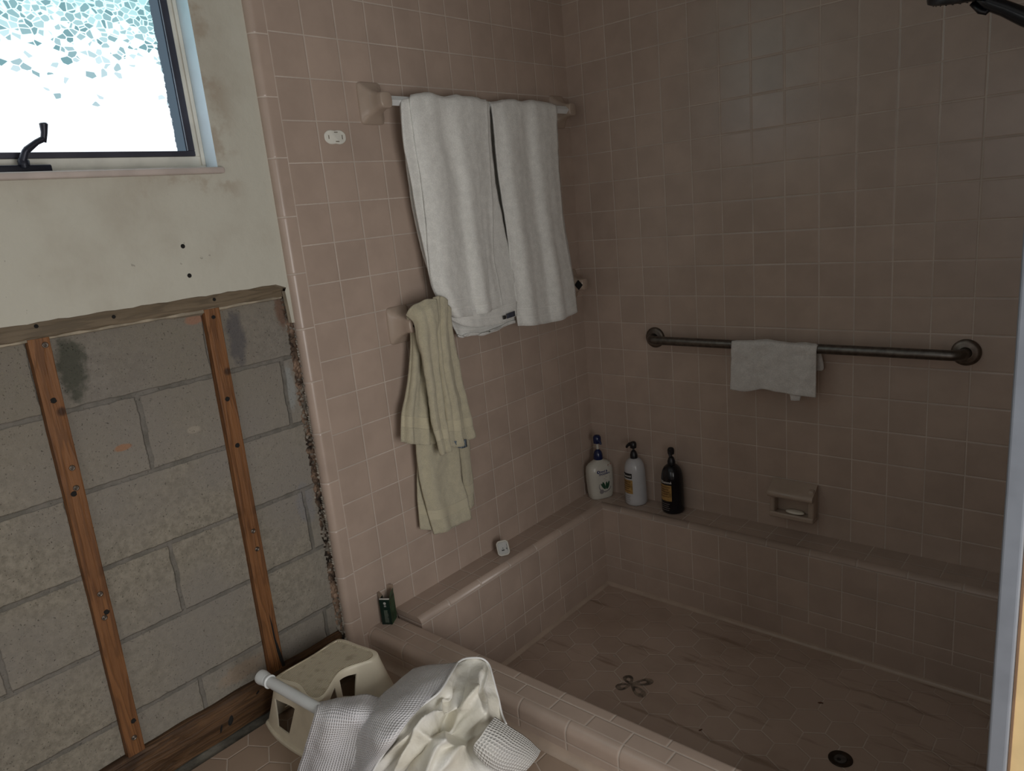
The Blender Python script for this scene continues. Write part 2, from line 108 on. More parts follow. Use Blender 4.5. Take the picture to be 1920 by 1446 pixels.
TILE = (.435, .339, .279); GROUT = (.61, .53, .46)
def tile_mat(name, ua=None, u0=0, pu=.11, va=None, v0=0, pv=.11, vl=(), ul=(), base=TILE, gw=.0015, rough=.27, seed=0., dirt=0.):
    """ua/va: coordinate axis index of the joints; u0,pu phase and pitch; vl/ul extra single joint positions"""
    k = NT(name); o, *ax = k.co()[:4]
    d = None; idx = []
    fr = []
    for a, p0, p in ((ua, u0, pu), (va, v0, pv)):
        if a is None: idx.append(0.); fr.append(None); continue
        t = k.m_('DIVIDE', k.m_('SUBTRACT', ax[a], p0), p)
        f = k.m_('FLOOR', t); fx = k.m_('SUBTRACT', t, f); idx.append(f); fr.append(fx)
        e = k.m_('MULTIPLY', k.m_('SUBTRACT', .5, k.m_('ABSOLUTE', k.m_('SUBTRACT', fx, .5))), p)
        d = e if d is None else k.m_('MINIMUM', d, e)
    for a, ls in ((va, vl), (ua, ul)):
        if isinstance(ls, dict): a, ls = ls['a'], ls['l']
        for q in ls:
            e = k.m_('ABSOLUTE', k.m_('SUBTRACT', ax[a], q)); d = e if d is None else k.m_('MINIMUM', d, e)
            idx.append(k.m_('GREATER_THAN', ax[a], q))
    extra = 0.
    for e in idx[2:]: extra = k.m_('ADD', extra, e)
    w = k.white(k.xyz(idx[0], idx[1], k.m_('ADD', extra, seed)))
    wob = k.m_('MULTIPLY', k.m_('SUBTRACT', k.noise(120, 2), .5), .0012)
    d2 = k.m_('ADD', d, wob) if d is not None else .05
    g = k.ramp(d2, gw * .55, gw * 1.25, 1., 0.)
    val = k.m_('ADD', .95, k.m_('MULTIPLY', w.outputs[0], .09))
    blotch = k.ramp(k.noise(9, 4), .3, .7, .94, 1.05)
    tc = k.mix(1., list(base), k.xyz(*[k.m_('MULTIPLY', val, blotch)] * 3), 'MULTIPLY')
    gc = k.mix(k.ramp(k.noise(6, 3), .35, .7), [x * .78 for x in GROUT], GROUT)
    if dirt:
        tc = k.mix(k.m_('MULTIPLY', k.ramp(k.noise(5, 5), .45, .75), dirt), tc, (.16, .10, .06))
    col = k.mix(g, tc, gc)
    h = k.m_('MULTIPLY', k.ramp(d2, 0, .005), .7)
    if fr[0] is not None and fr[1] is not None:
        wc = k.n('ShaderNodeSeparateColor'); k.link(w.outputs[1], wc.inputs[0])
        for f, c in ((fr[0], wc.outputs[0]), (fr[1], wc.outputs[1])):
            h = k.m_('ADD', h, k.m_('MULTIPLY', k.m_('MULTIPLY', k.m_('SUBTRACT', c, .5), f), .75))
    h = k.m_('ADD', h, k.m_('MULTIPLY', k.noise(16, 2), .28))
    k.bump(h, .0011)
    return k.fin(col, k.mix(g, (rough,) * 3, (.8,) * 3), 0., .5)

def hex_mat(name, cx, cy, w=.105, base=TILE, dirt=0., rough=.35, gf=1.):
    k = NT(name); o, x, y, z, _ = k.co()
    px = k.m_('DIVIDE', k.m_('SUBTRACT', x, cx), w); py = k.m_('DIVIDE', k.m_('SUBTRACT', y, cy), w)
    s3 = math.sqrt(3)
    def cell(ox, oy):
        ax = k.m_('SUBTRACT', px, ox); ay = k.m_('SUBTRACT', py, oy)
        rx = k.m_('ROUND', ax); ry = k.m_('ROUND', k.m_('DIVIDE', ay, s3))
        return k.m_('SUBTRACT', ax, rx), k.m_('SUBTRACT', ay, k.m_('MULTIPLY', ry, s3)), rx, ry
    a = cell(0, 0); b = cell(.5, s3 / 2)
    la = k.m_('ADD', k.m_('MULTIPLY', a[0], a[0]), k.m_('MULTIPLY', a[1], a[1]))
    lb = k.m_('ADD', k.m_('MULTIPLY', b[0], b[0]), k.m_('MULTIPLY', b[1], b[1]))
    s = k.m_('LESS_THAN', la, lb)
    def sel(p, q): return k.m_('ADD', k.m_('MULTIPLY', p, s), k.m_('MULTIPLY', q, k.m_('SUBTRACT', 1., s)))
    gx = k.m_('ABSOLUTE', sel(a[0], b[0])); gy = k.m_('ABSOLUTE', sel(a[1], b[1]))
    dd = k.m_('MAXIMUM', gx, k.m_('ADD', k.m_('MULTIPLY', gx, .5), k.m_('MULTIPLY', gy, s3 / 2)))
    d = k.m_('MULTIPLY', k.m_('SUBTRACT', .5, dd), w)
    d = k.m_('ADD', d, k.m_('MULTIPLY', k.m_('SUBTRACT', k.noise(110, 2), .5), .0012))
    wn = k.white(k.xyz(sel(a[2], b[2]), sel(a[3], b[3]), s))
    g = k.ramp(d, .0009, .0022, gf, 0.)
    if dirt:
        g = k.m_('MULTIPLY', g, k.ramp(k.noise(7, 3), .35, .62, .25, 1.))
    v = k.m_('ADD', .94, k.m_('MULTIPLY', wn.outputs[0], .1))
    c = k.mix(1., list(base), k.xyz(v, v, v), 'MULTIPLY')
    c = k.mix(g, c, GROUT)
    if dirt:
        # brown mineral streaks running along the shower
        st = k.noise(1., 4, .6, vec=k.vmul(o, (3.2, 26, 1)))
        c = k.mix(k.m_('MULTIPLY', k.ramp(st, .56, .72), dirt), c, (.13, .075, .035))
        c = k.mix(k.m_('MULTIPLY', k.ramp(k.noise(4, 4), .4, .8), .35), c, (.22, .14, .09))
    k.bump(k.m_('ADD', k.ramp(d, 0, .004), k.m_('MULTIPLY', k.noise(14, 2), .25)), .0009)
    return k.fin(c, rough, 0., .45)

# ------------------------------------------------------------------ mesh helpers
def tagset(o, label=None, cat=None, group=None, kind=None):
    if label: o['label'] = label
    if cat: o['category'] = cat
    if group: o['group'] = group
    if kind: o['kind'] = kind
    return o
def empty(name, loc, label, cat, group=None, kind=None, rz=0.):
    o = bpy.data.objects.new(name, None); COL.objects.link(o); o.location = loc; o.rotation_euler = (0, 0, rz)
    o.empty_display_size = .05
    BASE[o.name] = (Vector(loc), rz)
    return tagset(o, label, cat, group, kind)
def base_of(p):
    while p.parent is not None: p = p.parent
    return BASE.get(p.name, (Vector((0, 0, 0)), 0.))
def mk(name, verts, faces, mats, parent=None, smooth=False, fm=None, uv=None, local=False, sharp=None):
    me = bpy.data.meshes.new(name)
    if parent is not None and not local:
        b, rz = base_of(parent); M = (Matrix.Translation(b) @ Matrix.Rotation(rz, 4, 'Z')).inverted()
        verts = [tuple(M @ Vector(v)) for v in verts]
    me.from_pydata([tuple(map(float, v)) for v in verts], [], [tuple(int(i) for i in f) for f in faces])
    if not isinstance(mats, (list, tuple)): mats = [mats]
    for m in mats: me.materials.append(m)
    if fm is not None:
        for p, i in zip(me.polygons, fm): p.material_index = i
    if smooth:
        me.polygons.foreach_set('use_smooth', [True] * len(me.polygons))
        if sharp: me.set_sharp_from_angle(angle=R(sharp))
    if uv is not None:
        l = me.uv_layers.new(name='UVMap')
        for lp in me.loops: l.data[lp.index].uv = uv[lp.vertex_index]
    me.validate(); me.update()
    o = bpy.data.objects.new(name, me); COL.objects.link(o)
    if parent is not None: o.parent = parent
    return o
class MB:
    """collects shapes into one mesh"""
    def __init__(s): s.v = []; s.f = []; s.m = []
    def add(s, v, f, mi=0):
        n = len(s.v); s.v += [tuple(x) for x in v]; s.f += [tuple(i + n for i in q) for q in f]; s.m += [mi] * len(f); return s
    def box(s, x0, x1, y0, y1, z0, z1, mi=0, bev=0, M=None):
        bm = bmesh.new(); bmesh.ops.create_cube(bm, size=1)
        for v in bm.verts: v.co = Vector(((x0 + x1) / 2 + v.co.x * (x1 - x0), (y0 + y1) / 2 + v.co.y * (y1 - y0), (z0 + z1) / 2 + v.co.z * (z1 - z0)))
        if bev: bmesh.ops.bevel(bm, geom=bm.edges[:], offset=bev, segments=3, profile=.5, affect='EDGES')
        if M is not None: bmesh.ops.transform(bm, matrix=M, verts=bm.verts)
        bm.verts.index_update(); s.add([v.co[:] for v in bm.verts], [[v.index for v in f.verts] for f in bm.faces], mi); bm.free(); return s
    def tube(s, pts, r, n=14, caps=True, mi=0, cuts=None):
        pts = [Vector(p) for p in pts]; rs = r if isinstance(r, (list, tuple)) else [r] * len(pts)
        T = []
        for i in range(len(pts)):
            a = pts[max(i - 1, 0)]; b = pts[min(i + 1, len(pts) - 1)]; T.append((b - a).normalized())
        up = Vector((0, 0, 1)) if abs(T[0].z) < .9 else Vector((1, 0, 0))
        nrm = (up - T[0] * up.dot(T[0])).normalized(); v = []; f = []
        for i, p in enumerate(pts):
            nrm = (nrm - T[i] * nrm.dot(T[i])).normalized(); bi = T[i].cross(nrm)
            for k in range(n):
                a = 2 * math.pi * k / n; v.append(p + (nrm * math.cos(a) + bi * math.sin(a)) * rs[i])
        for i in range(len(pts) - 1):
            for k in range(n): f.append((i * n + k, i * n + (k + 1) % n, (i + 1) * n + (k + 1) % n, (i + 1) * n + k))
        if caps: f.append(tuple(range(n))[::-1]); f.append(tuple((len(pts) - 1) * n + k for k in range(n)))
        return s.add(v, f, mi)
    def lathe(s, prof, c, n=40, mi=0, ell=(1, 1), rot=0., exp=2., axis='z', caps=True):
        v = []; f = []
        for r, h in prof:
            for k in range(n):
                a = 2 * math.pi * k / n; ca, sa = math.cos(a), math.sin(a)
                x = math.copysign(abs(ca) ** (2 / exp), ca) * r * ell[0]; y = math.copysign(abs(sa) ** (2 / exp), sa) * r * ell[1]
                X = x * math.cos(rot) - y * math.sin(rot); Y = x * math.sin(rot) + y * math.cos(rot)
                p = (X, Y, h) if axis == 'z' else ((h, X, Y) if axis == 'x' else (X, h, Y))
                v.append((c[0] + p[0], c[1] + p[1], c[2] + p[2]))
        m = len(prof)
        for i in range(m - 1):
            for k in range(n): f.append((i * n + k, i * n + (k + 1) % n, (i + 1) * n + (k + 1) % n, (i + 1) * n + k))
        if caps: f.append(tuple(range(n))[::-1]); f.append(tuple((m - 1) * n + k for k in range(n)))
        return s.add(v, f, mi)
    def mirror_ok(s): return s
    def build(s, name, mats, parent=None, smooth=False, sharp=None, **kw):
        o = mk(name, s.v, s.f, mats, parent, smooth, fm=s.m, sharp=sharp, **kw)
        bm = bmesh.new(); bm.from_mesh(o.data); bmesh.ops.recalc_face_normals(bm, faces=bm.faces); bm.to_mesh(o.data); bm.free()
        return o
def catmull(P, n):
    P = np.asarray(P, float); m = len(P); out = []
    E_ = np.vstack([2 * P[0] - P[1], P, 2 * P[-1] - P[-2]])
    for i in range(m - 1):
        p0, p1, p2, p3 = E_[i], E_[i + 1], E_[i + 2], E_[i + 3]
        for k in range(n):
            t = k / n
            out.append(.5 * ((2 * p1) + (p2 - p0) * t + (2 * p0 - 5 * p1 + 4 * p2 - p3) * t * t + (3 * p1 - p0 - 3 * p2 + p3) * t ** 3))
    out.append(P[-1]); return np.array(out)
def vnoise(p, s, seed=0):
    from mathutils import noise
    return np.array([noise.noise(Vector((float(q[0]) * s + seed, float(q[1]) * s, float(q[2]) * s))) for q in p])
def sheet(name, key, mat, parent, nu=8, nv=10, amp=.002, ns=18, thick=.004, ridge=None, seed=0., rag=0.):
    G = np.array(D[key]); rows = [catmull(r, nu) for r in G]; rows = np.array(rows)
    cols = np.array([catmull(rows[:, j], nv) for j in range(rows.shape[1])]).transpose(1, 0, 2)
    a, b, _ = cols.shape
    du = np.gradient(cols, axis=1); dv = np.gradient(cols, axis=0); N = np.cross(du, dv); N /= np.linalg.norm(N, axis=2, keepdims=True) + 1e-9
    P = cols.reshape(-1, 3); Nf = N.reshape(-1, 3)
    off = vnoise(P, ns, seed) * amp + vnoise(P, ns * 2.7, seed + 5) * amp * .4
    uu, vv = np.meshgrid(np.linspace(0, 1, b), np.linspace(0, 1, a))
    if ridge is not None: off = off + ridge(uu, vv).ravel()
    P = P + Nf * off[:, None]
    f = [(i * b + j, i * b + j + 1, (i + 1) * b + j + 1, (i + 1) * b + j) for i in range(a - 1) for j in range(b - 1)]
    # arc-length UVs in metres so the weave keeps one size
    lu = np.linalg.norm(np.diff(cols, axis=1), axis=2).mean(0); lv = np.linalg.norm(np.diff(cols, axis=0), axis=2).mean(1)
    U = np.concatenate([[0], np.cumsum(lu)]); V = np.concatenate([[0], np.cumsum(lv)])
    uv = [(float(U[j]), float(V[-1] - V[i])) for i in range(a) for j in range(b)]
    o = mk(name, P.tolist(), f, mat, parent, smooth=True, uv=uv)
    md = o.modifiers.new('thickness', 'SOLIDIFY'); md.thickness = thick; md.offset = 0
    return o

# ------------------------------------------------------------------ materials
M_ = {}
M_['wallL'] = tile_mat('tile_window_wall', 1, -1.2942, .11, 2, 0, .11)
M_['wallR'] = tile_mat('tile_back_wall', 0, .0735, .11, 2, 0, .11, seed=3.)
M_['bull'] = tile_mat('tile_bullnose_column', 2, -.272, .1535, seed=5., rough=.3)
M_['lipL'] = tile_mat('tile_ledge_face_left', 1, -.345, .11, 2, 9, 99, vl=(-1.864, -1.965, -2.072), seed=8.)
M_['lipR'] = tile_mat('tile_ledge_face_back', 0, .308, .11, 2, 9, 99, vl=(-1.864, -1.965, -2.072), seed=9.)
M_['baseL'] = tile_mat('tile_base_left', 1, -.286, .1525, 2, 9, 99, vl=(-2.12,), seed=10.)
M_['baseR'] = tile_mat('tile_base_back', 0, .265, .1525, 2, 9, 99, vl=(-2.12,), seed=11.)
M_['nosL'] = tile_mat('tile_ledge_nosing_left', 1, -.27, .152, 2, 9, 99, vl=(-1.864,), seed=12., rough=.32)
M_['nosR'] = tile_mat('tile_ledge_nosing_back', 0, .21, .152, 2, 9, 99, vl=(-1.864,), seed=13., rough=.32)
M_['topL'] = tile_mat('tile_ledge_top_left', 1, -.858, .107, 0, 9, 99, vl=(.058,), seed=14.)
M_['topR'] = tile_mat('tile_ledge_top_back', 0, .26, .11, 1, 9, 99, vl=(-.066,), seed=15.)
M_['curbTop'] = tile_mat('tile_curb_top', 0, .597, .1115, 1, 9, 99, vl=(-1.2535, -1.206), seed=16.)
M_['curbIn'] = tile_mat('tile_curb_inner_edge', 0, .55, .156, 1, 9, 99, vl=(-1.206,), seed=17.)
M_['curbNose'] = tile_mat('tile_curb_nosing', 0, .165, .1535, 2, 9, 99, vl=(-1.907,), seed=18., rough=.3)
M_['curbFace'] = tile_mat('tile_curb_face', 0, .165, .1535, 2, 9, 99, vl=(-1.907,), seed=19.)
M_['hexS'] = hex_mat('hexagon_tile_shower', .2135, -.418, dirt=.5, base=(.47, .36, .295), rough=.45)
M_['hexB'] = hex_mat('hexagon_tile_bathroom', .096, -1.764, base=(.39, .29, .22), gf=.8)
M_['cove'] = simple('cove_tile', (.46, .36, .285), .3, var=.05)
def dry_mat():
    k = NT('painted_drywall'); o, x, y, z, _ = k.co()
    c = k.mix(k.ramp(k.noise(3.2, 5), .45, .68), (.54, .525, .45), (.45, .42, .35))
    st = k.m_('MULTIPLY', k.ramp(z, -.56, -.47), k.ramp(k.noise(13, 5, .6), .48, .64))
    st = k.m_('MULTIPLY', st, k.m_('MULTIPLY', k.ramp(y, -1.75, -1.62), k.ramp(y, -1.47, -1.40, 1., 0.)))
    c = k.mix(k.m_('MULTIPLY', st, .6), c, (.36, .29, .22))
    c = k.mix(k.m_('MULTIPLY', k.ramp(k.noise(60, 2), .73, .77), .5), c, (.22, .2, .17))
    k.bump(k.m_('ADD', k.noise(40, 5), k.m_('MULTIPLY', k.noise(5, 3), 1.5)), .0016)
    return k.fin(c, .72, 0., .25)
M_['drywall'] = dry_mat()
M_['paper'] = simple('torn_drywall_edge', (.42, .36, .27), .9, var=.2, bs=90)
M_['crm'] = simple('cream_window_paint', (.68, .67, .60), .5, var=.05)
M_['reveal'] = simple('reveal_paint', (.72, .84, .92), .6, var=.03)
M_['sash'] = simple('dark_bronze_sash', (.055, .055, .075), .35, .3)
M_['sill'] = simple('pinkish_sill_stone', (.52, .45, .41), .35, var=.06)
M_['blk'] = simple('matt_black_plastic', (.004, .004, .006), .38, var=0.)
M_['crank'] = simple('dark_crank_metal', (.02, .022, .035), .4, .4)
M_['ceramic'] = simple('pink_glazed_ceramic', (.41, .325, .26), .2, var=.03)
M_['whitebar'] = simple('white_plastic_bar', (.76, .79, .79), .35, var=.03)
M_['steel'] = simple('brushed_steel', (.17, .155, .14), .36, 1., var=.12, nscale=60)
M_['steel2'] = simple('dull_steel_flange', (.20, .17, .145), .42, 1., var=.15, nscale=40)
M_['dark'] = simple('dark_void', (.008, .007, .006), .9, var=0.)
M_['mortar'] = simple('rough_brown_mortar', (.25, .17, .12), .95, var=.45, nscale=22, bs=70, bd=.006)
M_['crumb'] = simple('grey_plaster_crumbs', (.27, .24, .20), .95, var=.25, nscale=30, bs=80, bd=.004)
M_['slab'] = simple('bare_concrete_strip', (.18, .17, .14), .9, var=.25, nscale=16, bs=60, bd=.002)
M_['stool'] = simple('cream_plastic', (.88, .81, .64), .38, var=.04)
M_['rod'] = simple('white_enamel_rod', (.74, .77, .77), .22, var=.02)
M_['white'] = simple('white_plastic', (.50, .48, .42), .4, var=.04)
M_['jamb'] = simple('grey_white_jamb', (.20, .22, .255), .35, var=.05)
M_['creamw'] = simple('warm_cream_wall', (.72, .55, .29), .6, var=.04)
M_['roomw'] = simple('plain_room_paint', (.52, .52, .52), .8, var=.03)

def block_mat():
    k = NT('concrete_block'); o, x, y, z, _ = k.co()
    ry = k.m_('DIVIDE', k.m_('SUBTRACT', z, -.964), .197); fl = k.m_('FLOOR', ry); fz = k.m_('SUBTRACT', ry, fl)
    wob = k.m_('MULTIPLY', k.m_('SUBTRACT', k.noise(14, 3), .5), .012)
    odd = k.m_('MODULO', k.m_('ABSOLUTE', fl), 2.)
    ty = k.m_('DIVIDE', k.m_('SUBTRACT', k.m_('ADD', y, wob), k.m_('ADD', -1.78, k.m_('MULTIPLY', k.m_('SUBTRACT', 1., odd), .2))), .4)
    fy = k.m_('FLOOR', ty); fu = k.m_('SUBTRACT', ty, fy)
    dz = k.m_('MULTIPLY', k.m_('SUBTRACT', .5, k.m_('ABSOLUTE', k.m_('SUBTRACT', fz, .5))), .197)
    dy = k.m_('MULTIPLY', k.m_('SUBTRACT', .5, k.m_('ABSOLUTE', k.m_('SUBTRACT', fu, .5))), .4)
    d = k.m_('ADD', k.m_('MINIMUM', dz, dy), k.m_('MULTIPLY', k.m_('SUBTRACT', k.noise(38, 3), .5), .007))
    mo = k.ramp(d, .0035, .0075, 1., 0.)
    fine = k.noise(190, 4, .75); cell = k.noise(60, 5, .7); big = k.noise(3.1, 4)
    w = k.white(k.xyz(fl, fy, 2.))
    base = k.mix(k.ramp(cell, .3, .7), (.205, .185, .148), (.315, .285, .232))
    base = k.mix(k.ramp(big, .35, .7), base, (.245, .225, .198))
    base = k.mix(k.m_('MULTIPLY', w.outputs[0], .25), base, (.29, .26, .22))
    pits = k.ramp(k.noise(210, 3, .7), .64, .74)
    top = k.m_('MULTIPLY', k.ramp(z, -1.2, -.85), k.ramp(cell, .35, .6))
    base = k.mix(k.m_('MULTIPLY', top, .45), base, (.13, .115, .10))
    base = k.mix(k.m_('MULTIPLY', pits, .4), base, (.07, .063, .055))
    def blob(cy, cz, ry_, rz_, colr, st):
        nonlocal base
        a = k.m_('DIVIDE', k.m_('SUBTRACT', y, cy), ry_); b = k.m_('DIVIDE', k.m_('SUBTRACT', z, cz), rz_)
        r = k.m_('ADD', k.m_('ADD', k.m_('MULTIPLY', a, a), k.m_('MULTIPLY', b, b)), k.m_('MULTIPLY', k.m_('SUBTRACT', k.noise(26, 5, .7), .5), 2.6))
        base = k.mix(k.m_('MULTIPLY', k.ramp(r, .3, 1.25, 1., 0.), st), base, colr)
    blob(-1.905, -.87, .035, .085, (.055, .06, .045), .8)
    blob(-1.50, -.88, .028, .085, (.10, .095, .10), .8)
    blob(-1.365, -1.05, .016, .07, (.30, .31, .30), .75)
    blob(-1.837, -1.083, .022, .008, (.34, .17, .09), .75)
    blob(-1.66, -1.09, .018, .01, (.36, .32, .26), .7)
    blob(-1.60, -.81, .03, .014, (.33, .18, .12), .8)
    blob(-1.355, -.83, .018, .06, (.16, .09, .06), .8)
    blob(-1.38, -1.40, .03, .07, (.22, .215, .22), .7)
    blob(-1.66, -1.80, .08, .03, (.33, .25, .18), .55)
    mc = k.mix(k.ramp(k.noise(25, 3), .3, .7), (.12, .115, .10), (.20, .185, .165))
    col = k.mix(k.m_('MULTIPLY', mo, .8), base, mc)
    h = k.m_('SUBTRACT', k.m_('ADD', k.m_('MULTIPLY', fine, .35), k.m_('MULTIPLY', cell, .35)), k.m_('ADD', k.m_('MULTIPLY', mo, .7), k.m_('MULTIPLY', pits, .4)))
    k.bump(h, .005)
    return k.fin(col, .95, 0., .2)
M_['block'] = block_mat()

def wood_mat(name, a, b, axis, dark=(.03, .012, .005), rot=0.):
    k = NT(name); o = k.co()[0]
    sc = [55, 55, 55]; sc[axis] = 3.2
    g = k.noise(1., 5, .6, vec=k.vmul(o, tuple(sc)))
    sc2 = [16, 16, 16]; sc2[axis] = 1.6
    g2 = k.noise(1., 3, .5, vec=k.vmul(o, tuple(sc2)))
    wv = k.m_('SINE', k.m_('MULTIPLY', k.m_('ADD', g2, k.m_('MULTIPLY', g, .25)), 60.))
    c = k.mix(k.ramp(g, .3, .7), a, b)
    c = k.mix(k.m_('MULTIPLY', k.ramp(wv, .2, 1.), .42), c, [x * .45 for x in a])
    c = k.mix(k.m_('MULTIPLY', k.ramp(k.noise(7, 4), .55, .75), .75), c, dark)
    v = k.n('ShaderNodeTexVoronoi'); v.inputs['Scale'].default_value = 9; k.link(o, v.inputs['Vector'])
    c = k.mix(k.ramp(v.outputs['Distance'], .05, .13, .85, 0.), c, dark)
    k.bump(k.m_('ADD', g, k.m_('MULTIPLY', wv, .25)), .0018)
    return k.fin(c, .6, 0., .35)
M_['wood'] = wood_mat('reddish_furring_wood', (.145, .060, .022), (.24, .105, .038), 2)
M_['plate'] = wood_mat('gouged_sole_plate_wood', (.055, .028, .013), (.125, .065, .029), 1, dark=(.02, .009, .004))
M_['band'] = wood_mat('dusty_nailer_wood', (.145, .11, .07), (.19, .145, .095), 1, dark=(.09, .065, .042))

def terry(name, col, bands=(), sc=320, bh=.0028, rough=.95, hem=.004):
    k = NT(name); o, x, y, z, uv = k.co()
    su = k.n('ShaderNodeSeparateXYZ'); k.link(uv, su.inputs[0]); v = su.outputs[1]
    n = k.m_('ADD', k.noise(sc, 4, .8), k.m_('MULTIPLY', k.noise(45, 4), .5))
    band = 0.
    for a, b in bands:
        m = k.m_('MULTIPLY', k.ramp(v, a - .002, a, 0., 1.), k.ramp(v, b, b + .002, 1., 0.)); band = k.m_('MAXIMUM', band, m)
    c = k.mix(k.ramp(n, .5, 1.1), [q * .8 for q in col], [min(1, q * 1.08) for q in col])
    if bands:
        c = k.mix(band, c, [q * .95 for q in col])
        rib = k.m_('MULTIPLY', k.m_('SINE', k.m_('MULTIPLY', v, 2600.)), .12)
        n = k.m_('ADD', k.m_('MULTIPLY', n, k.m_('SUBTRACT', 1., k.m_('MULTIPLY', band, .9))), k.m_('MULTIPLY', band, k.m_('ADD', rib, .15)))
    seam = k.ramp(v, .002, hem, 1., 0.)
    n = k.m_('ADD', n, k.m_('MULTIPLY', seam, .8))
    k.bump(n, bh)
    return k.fin(c, rough, 0., .2, Sheen_Weight=.25)
M_['towel'] = terry('white_towel_cotton', (.88, .88, .84), bands=((.028, .033), (.058, .061)), sc=260, bh=.0014)
M_['cloth'] = terry('white_washcloth_cotton', (.74, .72, .69), sc=240, bh=.0016)
M_['creamt'] = terry('cream_terry_cotton', (.72, .655, .47), bands=((.052, .085),), sc=330, bh=.0042)

def waffle(name, col, p=.0065, bd=.0028):
    k = NT(name); o, x, y, z, uv = k.co()
    su = k.n('ShaderNodeSeparateXYZ'); k.link(uv, su.inputs[0])
    a = k.m_('ABSOLUTE', k.m_('SINE', k.m_('MULTIPLY', su.outputs[0], math.pi / p)))
    b = k.m_('ABSOLUTE', k.m_('SINE', k.m_('MULTIPLY', su.outputs[1], math.pi / p)))
    w = k.m_('MULTIPLY', a, b)
    c = k.mix(k.ramp(w, .25, .95), [q * 1.06 for q in col], [q * .78 for q in col])
    c = k.mix(k.ramp(k.noise(8, 3), .3, .7), c, k.mix(1., c, (.97, .97, 1.), 'MULTIPLY'))
    k.bump(k.m_('SUBTRACT', k.m_('MULTIPLY', k.noise(160, 2), .2), w), bd)
    return k.fin(c, .85, 0., .25, Sheen_Weight=.2)
M_['waffle'] = waffle('white_waffle_cloth', (.88, .87, .88))
M_['waffle2'] = waffle('open_waffle_cloth', (.80, .79, .74), .0085, .004)
M_['liner'] = (lambda k: (k.bump(k.m_('ADD', k.noise(22, 4), k.m_('MULTIPLY', k.noise(7, 3), 1.2)), .006),
    k.fin(k.mix(k.ramp(k.noise(9, 3), .35, .7), (.76, .73, .63), (.80, .79, .75)), .42, 0., .45))[-1])(NT('cream_vinyl_liner'))
M_['piping'] = simple('white_piping', (.85, .85, .84), .6, var=.03)

def tread_mat():
    k = NT('ribbed_tread'); o, x, y, z, _ = k.co()
    w = k.m_('SINE', k.m_('MULTIPLY', x, 2 * math.pi / .0052))
    c = k.mix(k.ramp(w, -.6, .8), (.56, .49, .35), (.84, .76, .58))
    c = k.mix(k.m_('MULTIPLY', k.ramp(k.noise(38, 4), .5, .75), .45), c, (.27, .20, .11))
    k.bump(w, .0011)
    return k.fin(c, .5, 0., .35)
M_['tread'] = tread_mat()

def pane_mat():
    k = NT('obscure_glass_daylight'); o, x, y, z, _ = k.co(); y = k.m_('ADD', y, -2.05); z = k.m_('ADD', z, -.44)
    q = k.vmul(o, (0, 62, 78)); v = k.n('ShaderNodeTexVoronoi'); k.link(q, v.inputs['Vector']); v.inputs['Scale'].default_value = 1.
    ve = k.n('ShaderNodeTexVoronoi', feature='DISTANCE_TO_EDGE'); k.link(q, ve.inputs['Vector']); ve.inputs['Scale'].default_value = 1.
    sc = k.n('ShaderNodeSeparateColor'); k.link(v.outputs['Color'], sc.inputs[0])
    thr = k.ramp(k.m_('ADD', z, k.m_('MULTIPLY', k.m_('SUBTRACT', k.noise(9, 3), .5), .10)), -.30, -.07, .0, 1., smooth=False)
    thr = k.m_('POWER', thr, 1.7)
    patch = k.m_('LESS_THAN', sc.outputs[0], k.m_('MULTIPLY', thr, 1.25))
    line = k.ramp(ve.outputs['Distance'], .03, .10, 0., 1.)
    f = k.m_('MULTIPLY', k.m_('MULTIPLY', patch, line), k.ramp(sc.outputs[1], 0, 1, .55, 1.))
    tint = k.mix(thr, (1., 1.08, 1.15), (.60, 1.0, 1.02))
    c = k.mix(f, tint, (.14, .27, .30))
    side = k.m_('ADD', y, k.m_('MULTIPLY', k.m_('SUBTRACT', k.noise(55, 4, .7), .5), .014))
    e = k.ramp(side, -1.5515, -1.5495)
    c = k.mix(e, c, (.06, .085, .11))
    em = k.n('ShaderNodeEmission'); k.link(c, em.inputs[0]); em.inputs[1].default_value = PANE_E
    g = k.n('ShaderNodeBsdfGlossy'); g.inputs['Roughness'].default_value = .25
    ad = k.n('ShaderNodeMixShader'); ad.inputs[0].default_value = .06; k.link(em.outputs[0], ad.inputs[1]); k.link(g.outputs[0], ad.inputs[2])
    k.link(ad.outputs[0], k.out.inputs[0])
    return k.m
PANE_E = 1.55
M_['pane'] = pane_mat()

# ------------------------------------------------------------------ setting
def struct(o): o['kind'] = 'structure'; return o
# back wall and window wall, tiled
struct(mk('wall_back', [(0, 0, -2.3), (1.80, 0, -2.3), (1.80, 0, .5), (0, 0, .5), (-.3, 0, .5), (-.3, 0, -2.3), (-.3, .1, -2.3), (1.8, .1, -2.3), (1.8, .1, .5), (-.3, .1, .5)],
   [(0, 1, 2, 3), (5, 0, 3, 4), (6, 7, 8, 9)], M_['wallR']))
yb = -1.342
mb = MB()
mb.add([(0, 0, -2.3), (0, -1.2942, -2.3), (0, -1.2942, .5), (0, 0, .5)], [(0, 1, 2, 3)])
mb.add([(-.06, 0, -2.3), (-.06, -1.30, -2.3), (-.06, -1.30, .5), (-.06, 0, .5)], [(0, 1, 2, 3)])
struct(mb.build('wall_left', M_['wallL']))
# bullnose column closing the tile field
prof = [(0., -1.2942)] + [(-.020 + .020 * math.cos(a), -1.322 - .020 * math.sin(a)) for a in [R(t) for t in range(0, 91, 9)]] + [(-.026, yb)]
v = []; f = []
for z in (-1.953, .5):
    for x, y in prof: v.append((x, y, z))
n = len(prof)
for i in range(n - 1): f.append((i, i + 1, n + i + 1, n + i))
struct(mk('trim_1', v, f, M_['bull'], smooth=True))
